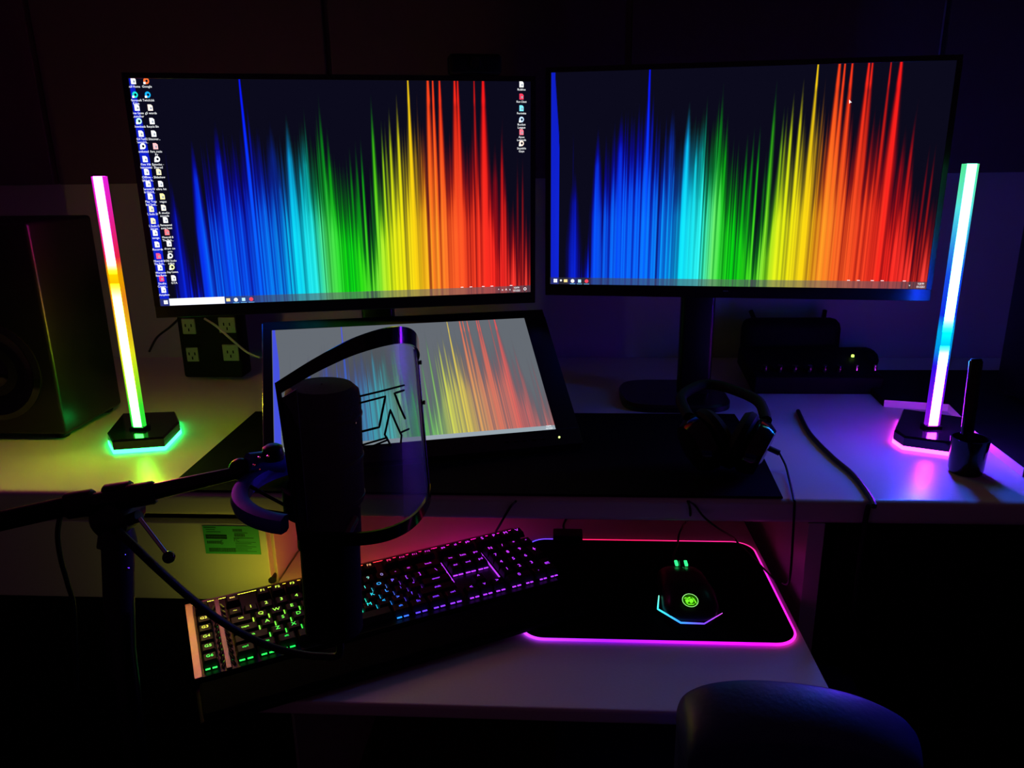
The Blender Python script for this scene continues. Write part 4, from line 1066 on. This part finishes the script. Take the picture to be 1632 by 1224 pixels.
cable([ony(188, 846, BY - .02), ony(215, 872, BY - .024), ony(255, 910, BY - .02), ony(300, 950, BY - .01), ony(345, 985, .60), ony(390, 1012, .61), ony(430, 1030, .615), ony(470, 1041, .62), ony(510, 1046, .62), ony(540, 1043, .62), mbm + Vector((.004, .0, -.006))], .0036, 'black microphone cable looping from the stand across the keyboard', n=10)
cable([ony(98, 815, .62), ony(92, 850, .63), ony(97, 890, .64), ony(108, 930, .65), ony(118, 975, .66), ony(122, 1100, .66)], .0025, 'thin black cable hanging left of the boom stand')

# ------------------------------------------------------------------ chair
ch = thing('office_chair', (0, 0, 0), matrix=Matrix.Translation((.24, .52, 0)), label='dark blue office chair in the foreground below the tray', cat='chair')
CYY = .60
crest = [(1078, 1150, 0), (1079, 1130, 0), (1088, 1110, 0), (1108, 1097, 0), (1140, 1088, 0), (1190, 1084, 0), (1250, 1087, 0), (1310, 1095, 0), (1365, 1109, 0), (1410, 1128, 0), (1440, 1146, 0), (1458, 1166, 0)]
C_ = smooth_path([ony(px, py, CYY + .03) for px, py, _ in crest], 5)
mb = MB(); ns = 13; m_ = len(C_)
for j, p in enumerate(C_):
    # cross-section from the far top edge over the crown to the near lower edge
    for k in range(ns):
        t_ = k / (ns - 1); an_ = math.pi * t_
        wobble = min(1, min(j, m_ - 1 - j) / 8 + .15)
        mb.v.append(Vector((p.x, p.y - .030 * wobble * (1 - math.cos(an_)) , p.z + .010 * wobble * math.sin(an_) - .020 * t_ * wobble)))
for j in range(m_ - 1):
    for k in range(ns - 1): mb.f.append((j * ns + k, (j + 1) * ns + k, (j + 1) * ns + k + 1, j * ns + k + 1))
# near and far faces down to the seat
base_i = len(mb.v)
for j, p in enumerate(C_):
    for yy in (p.y - .058, p.y): mb.v.append(Vector((C_[0].x + (C_[-1].x - C_[0].x) * j / (m_ - 1), yy, .50)))
for j in range(m_ - 1):
    mb.f.append((j * ns + ns - 1, (j + 1) * ns + ns - 1, base_i + (j + 1) * 2, base_i + j * 2))
    mb.f.append(((j + 1) * ns, j * ns, base_i + j * 2 + 1, base_i + (j + 1) * 2 + 1))
mb.f.append(tuple([k for k in range(ns)] + [base_i, base_i + 1])); mb.f.append(tuple([(m_ - 1) * ns + k for k in reversed(range(ns))] + [base_i + (m_ - 1) * 2 + 1, base_i + (m_ - 1) * 2]))
mb.f.append(tuple([base_i + 2 * j for j in range(m_)] + [base_i + 2 * j + 1 for j in reversed(range(m_))]))
mb.build('backrest', 'leather', ch, True)
cxx = (C_[0].x + C_[-1].x) / 2
MB().box((cxx - .02, .80, .46), (.42, .36, .07), bev=.03).build('seat', 'leather', ch, True)
MB().box((cxx, .605, .44), (.06, .10, .02), bev=.004).build('back_bracket', 'metal', ch)
MB().lathe([(.028, .10), (.028, .30), (.02, .31), (.02, .43)], 20, Matrix.Translation((cxx - .02, .78, 0))).build('gas_lift', 'metal', ch, True)
for k in range(5):
    a_ = 2 * math.pi * k / 5 + .3; p = Vector((cxx - .02 + .25 * math.cos(a_), .78 + .25 * math.sin(a_), .075))
    MB().tube([(cxx - .02, .78, .11), p], .016, 10, rr=[.02, .012]).build('leg', 'black', ch, True)
    cst = MB().lathe([(.027, -.02), (.03, -.012), (.03, .012), (.027, .02)], 20, Matrix.Translation((p.x, p.y, .0305)) @ Matrix.Rotation(a_, 4, 'Z') @ Matrix.Rotation(math.pi / 2, 4, 'X')).build('caster', 'rubber', ch, True)
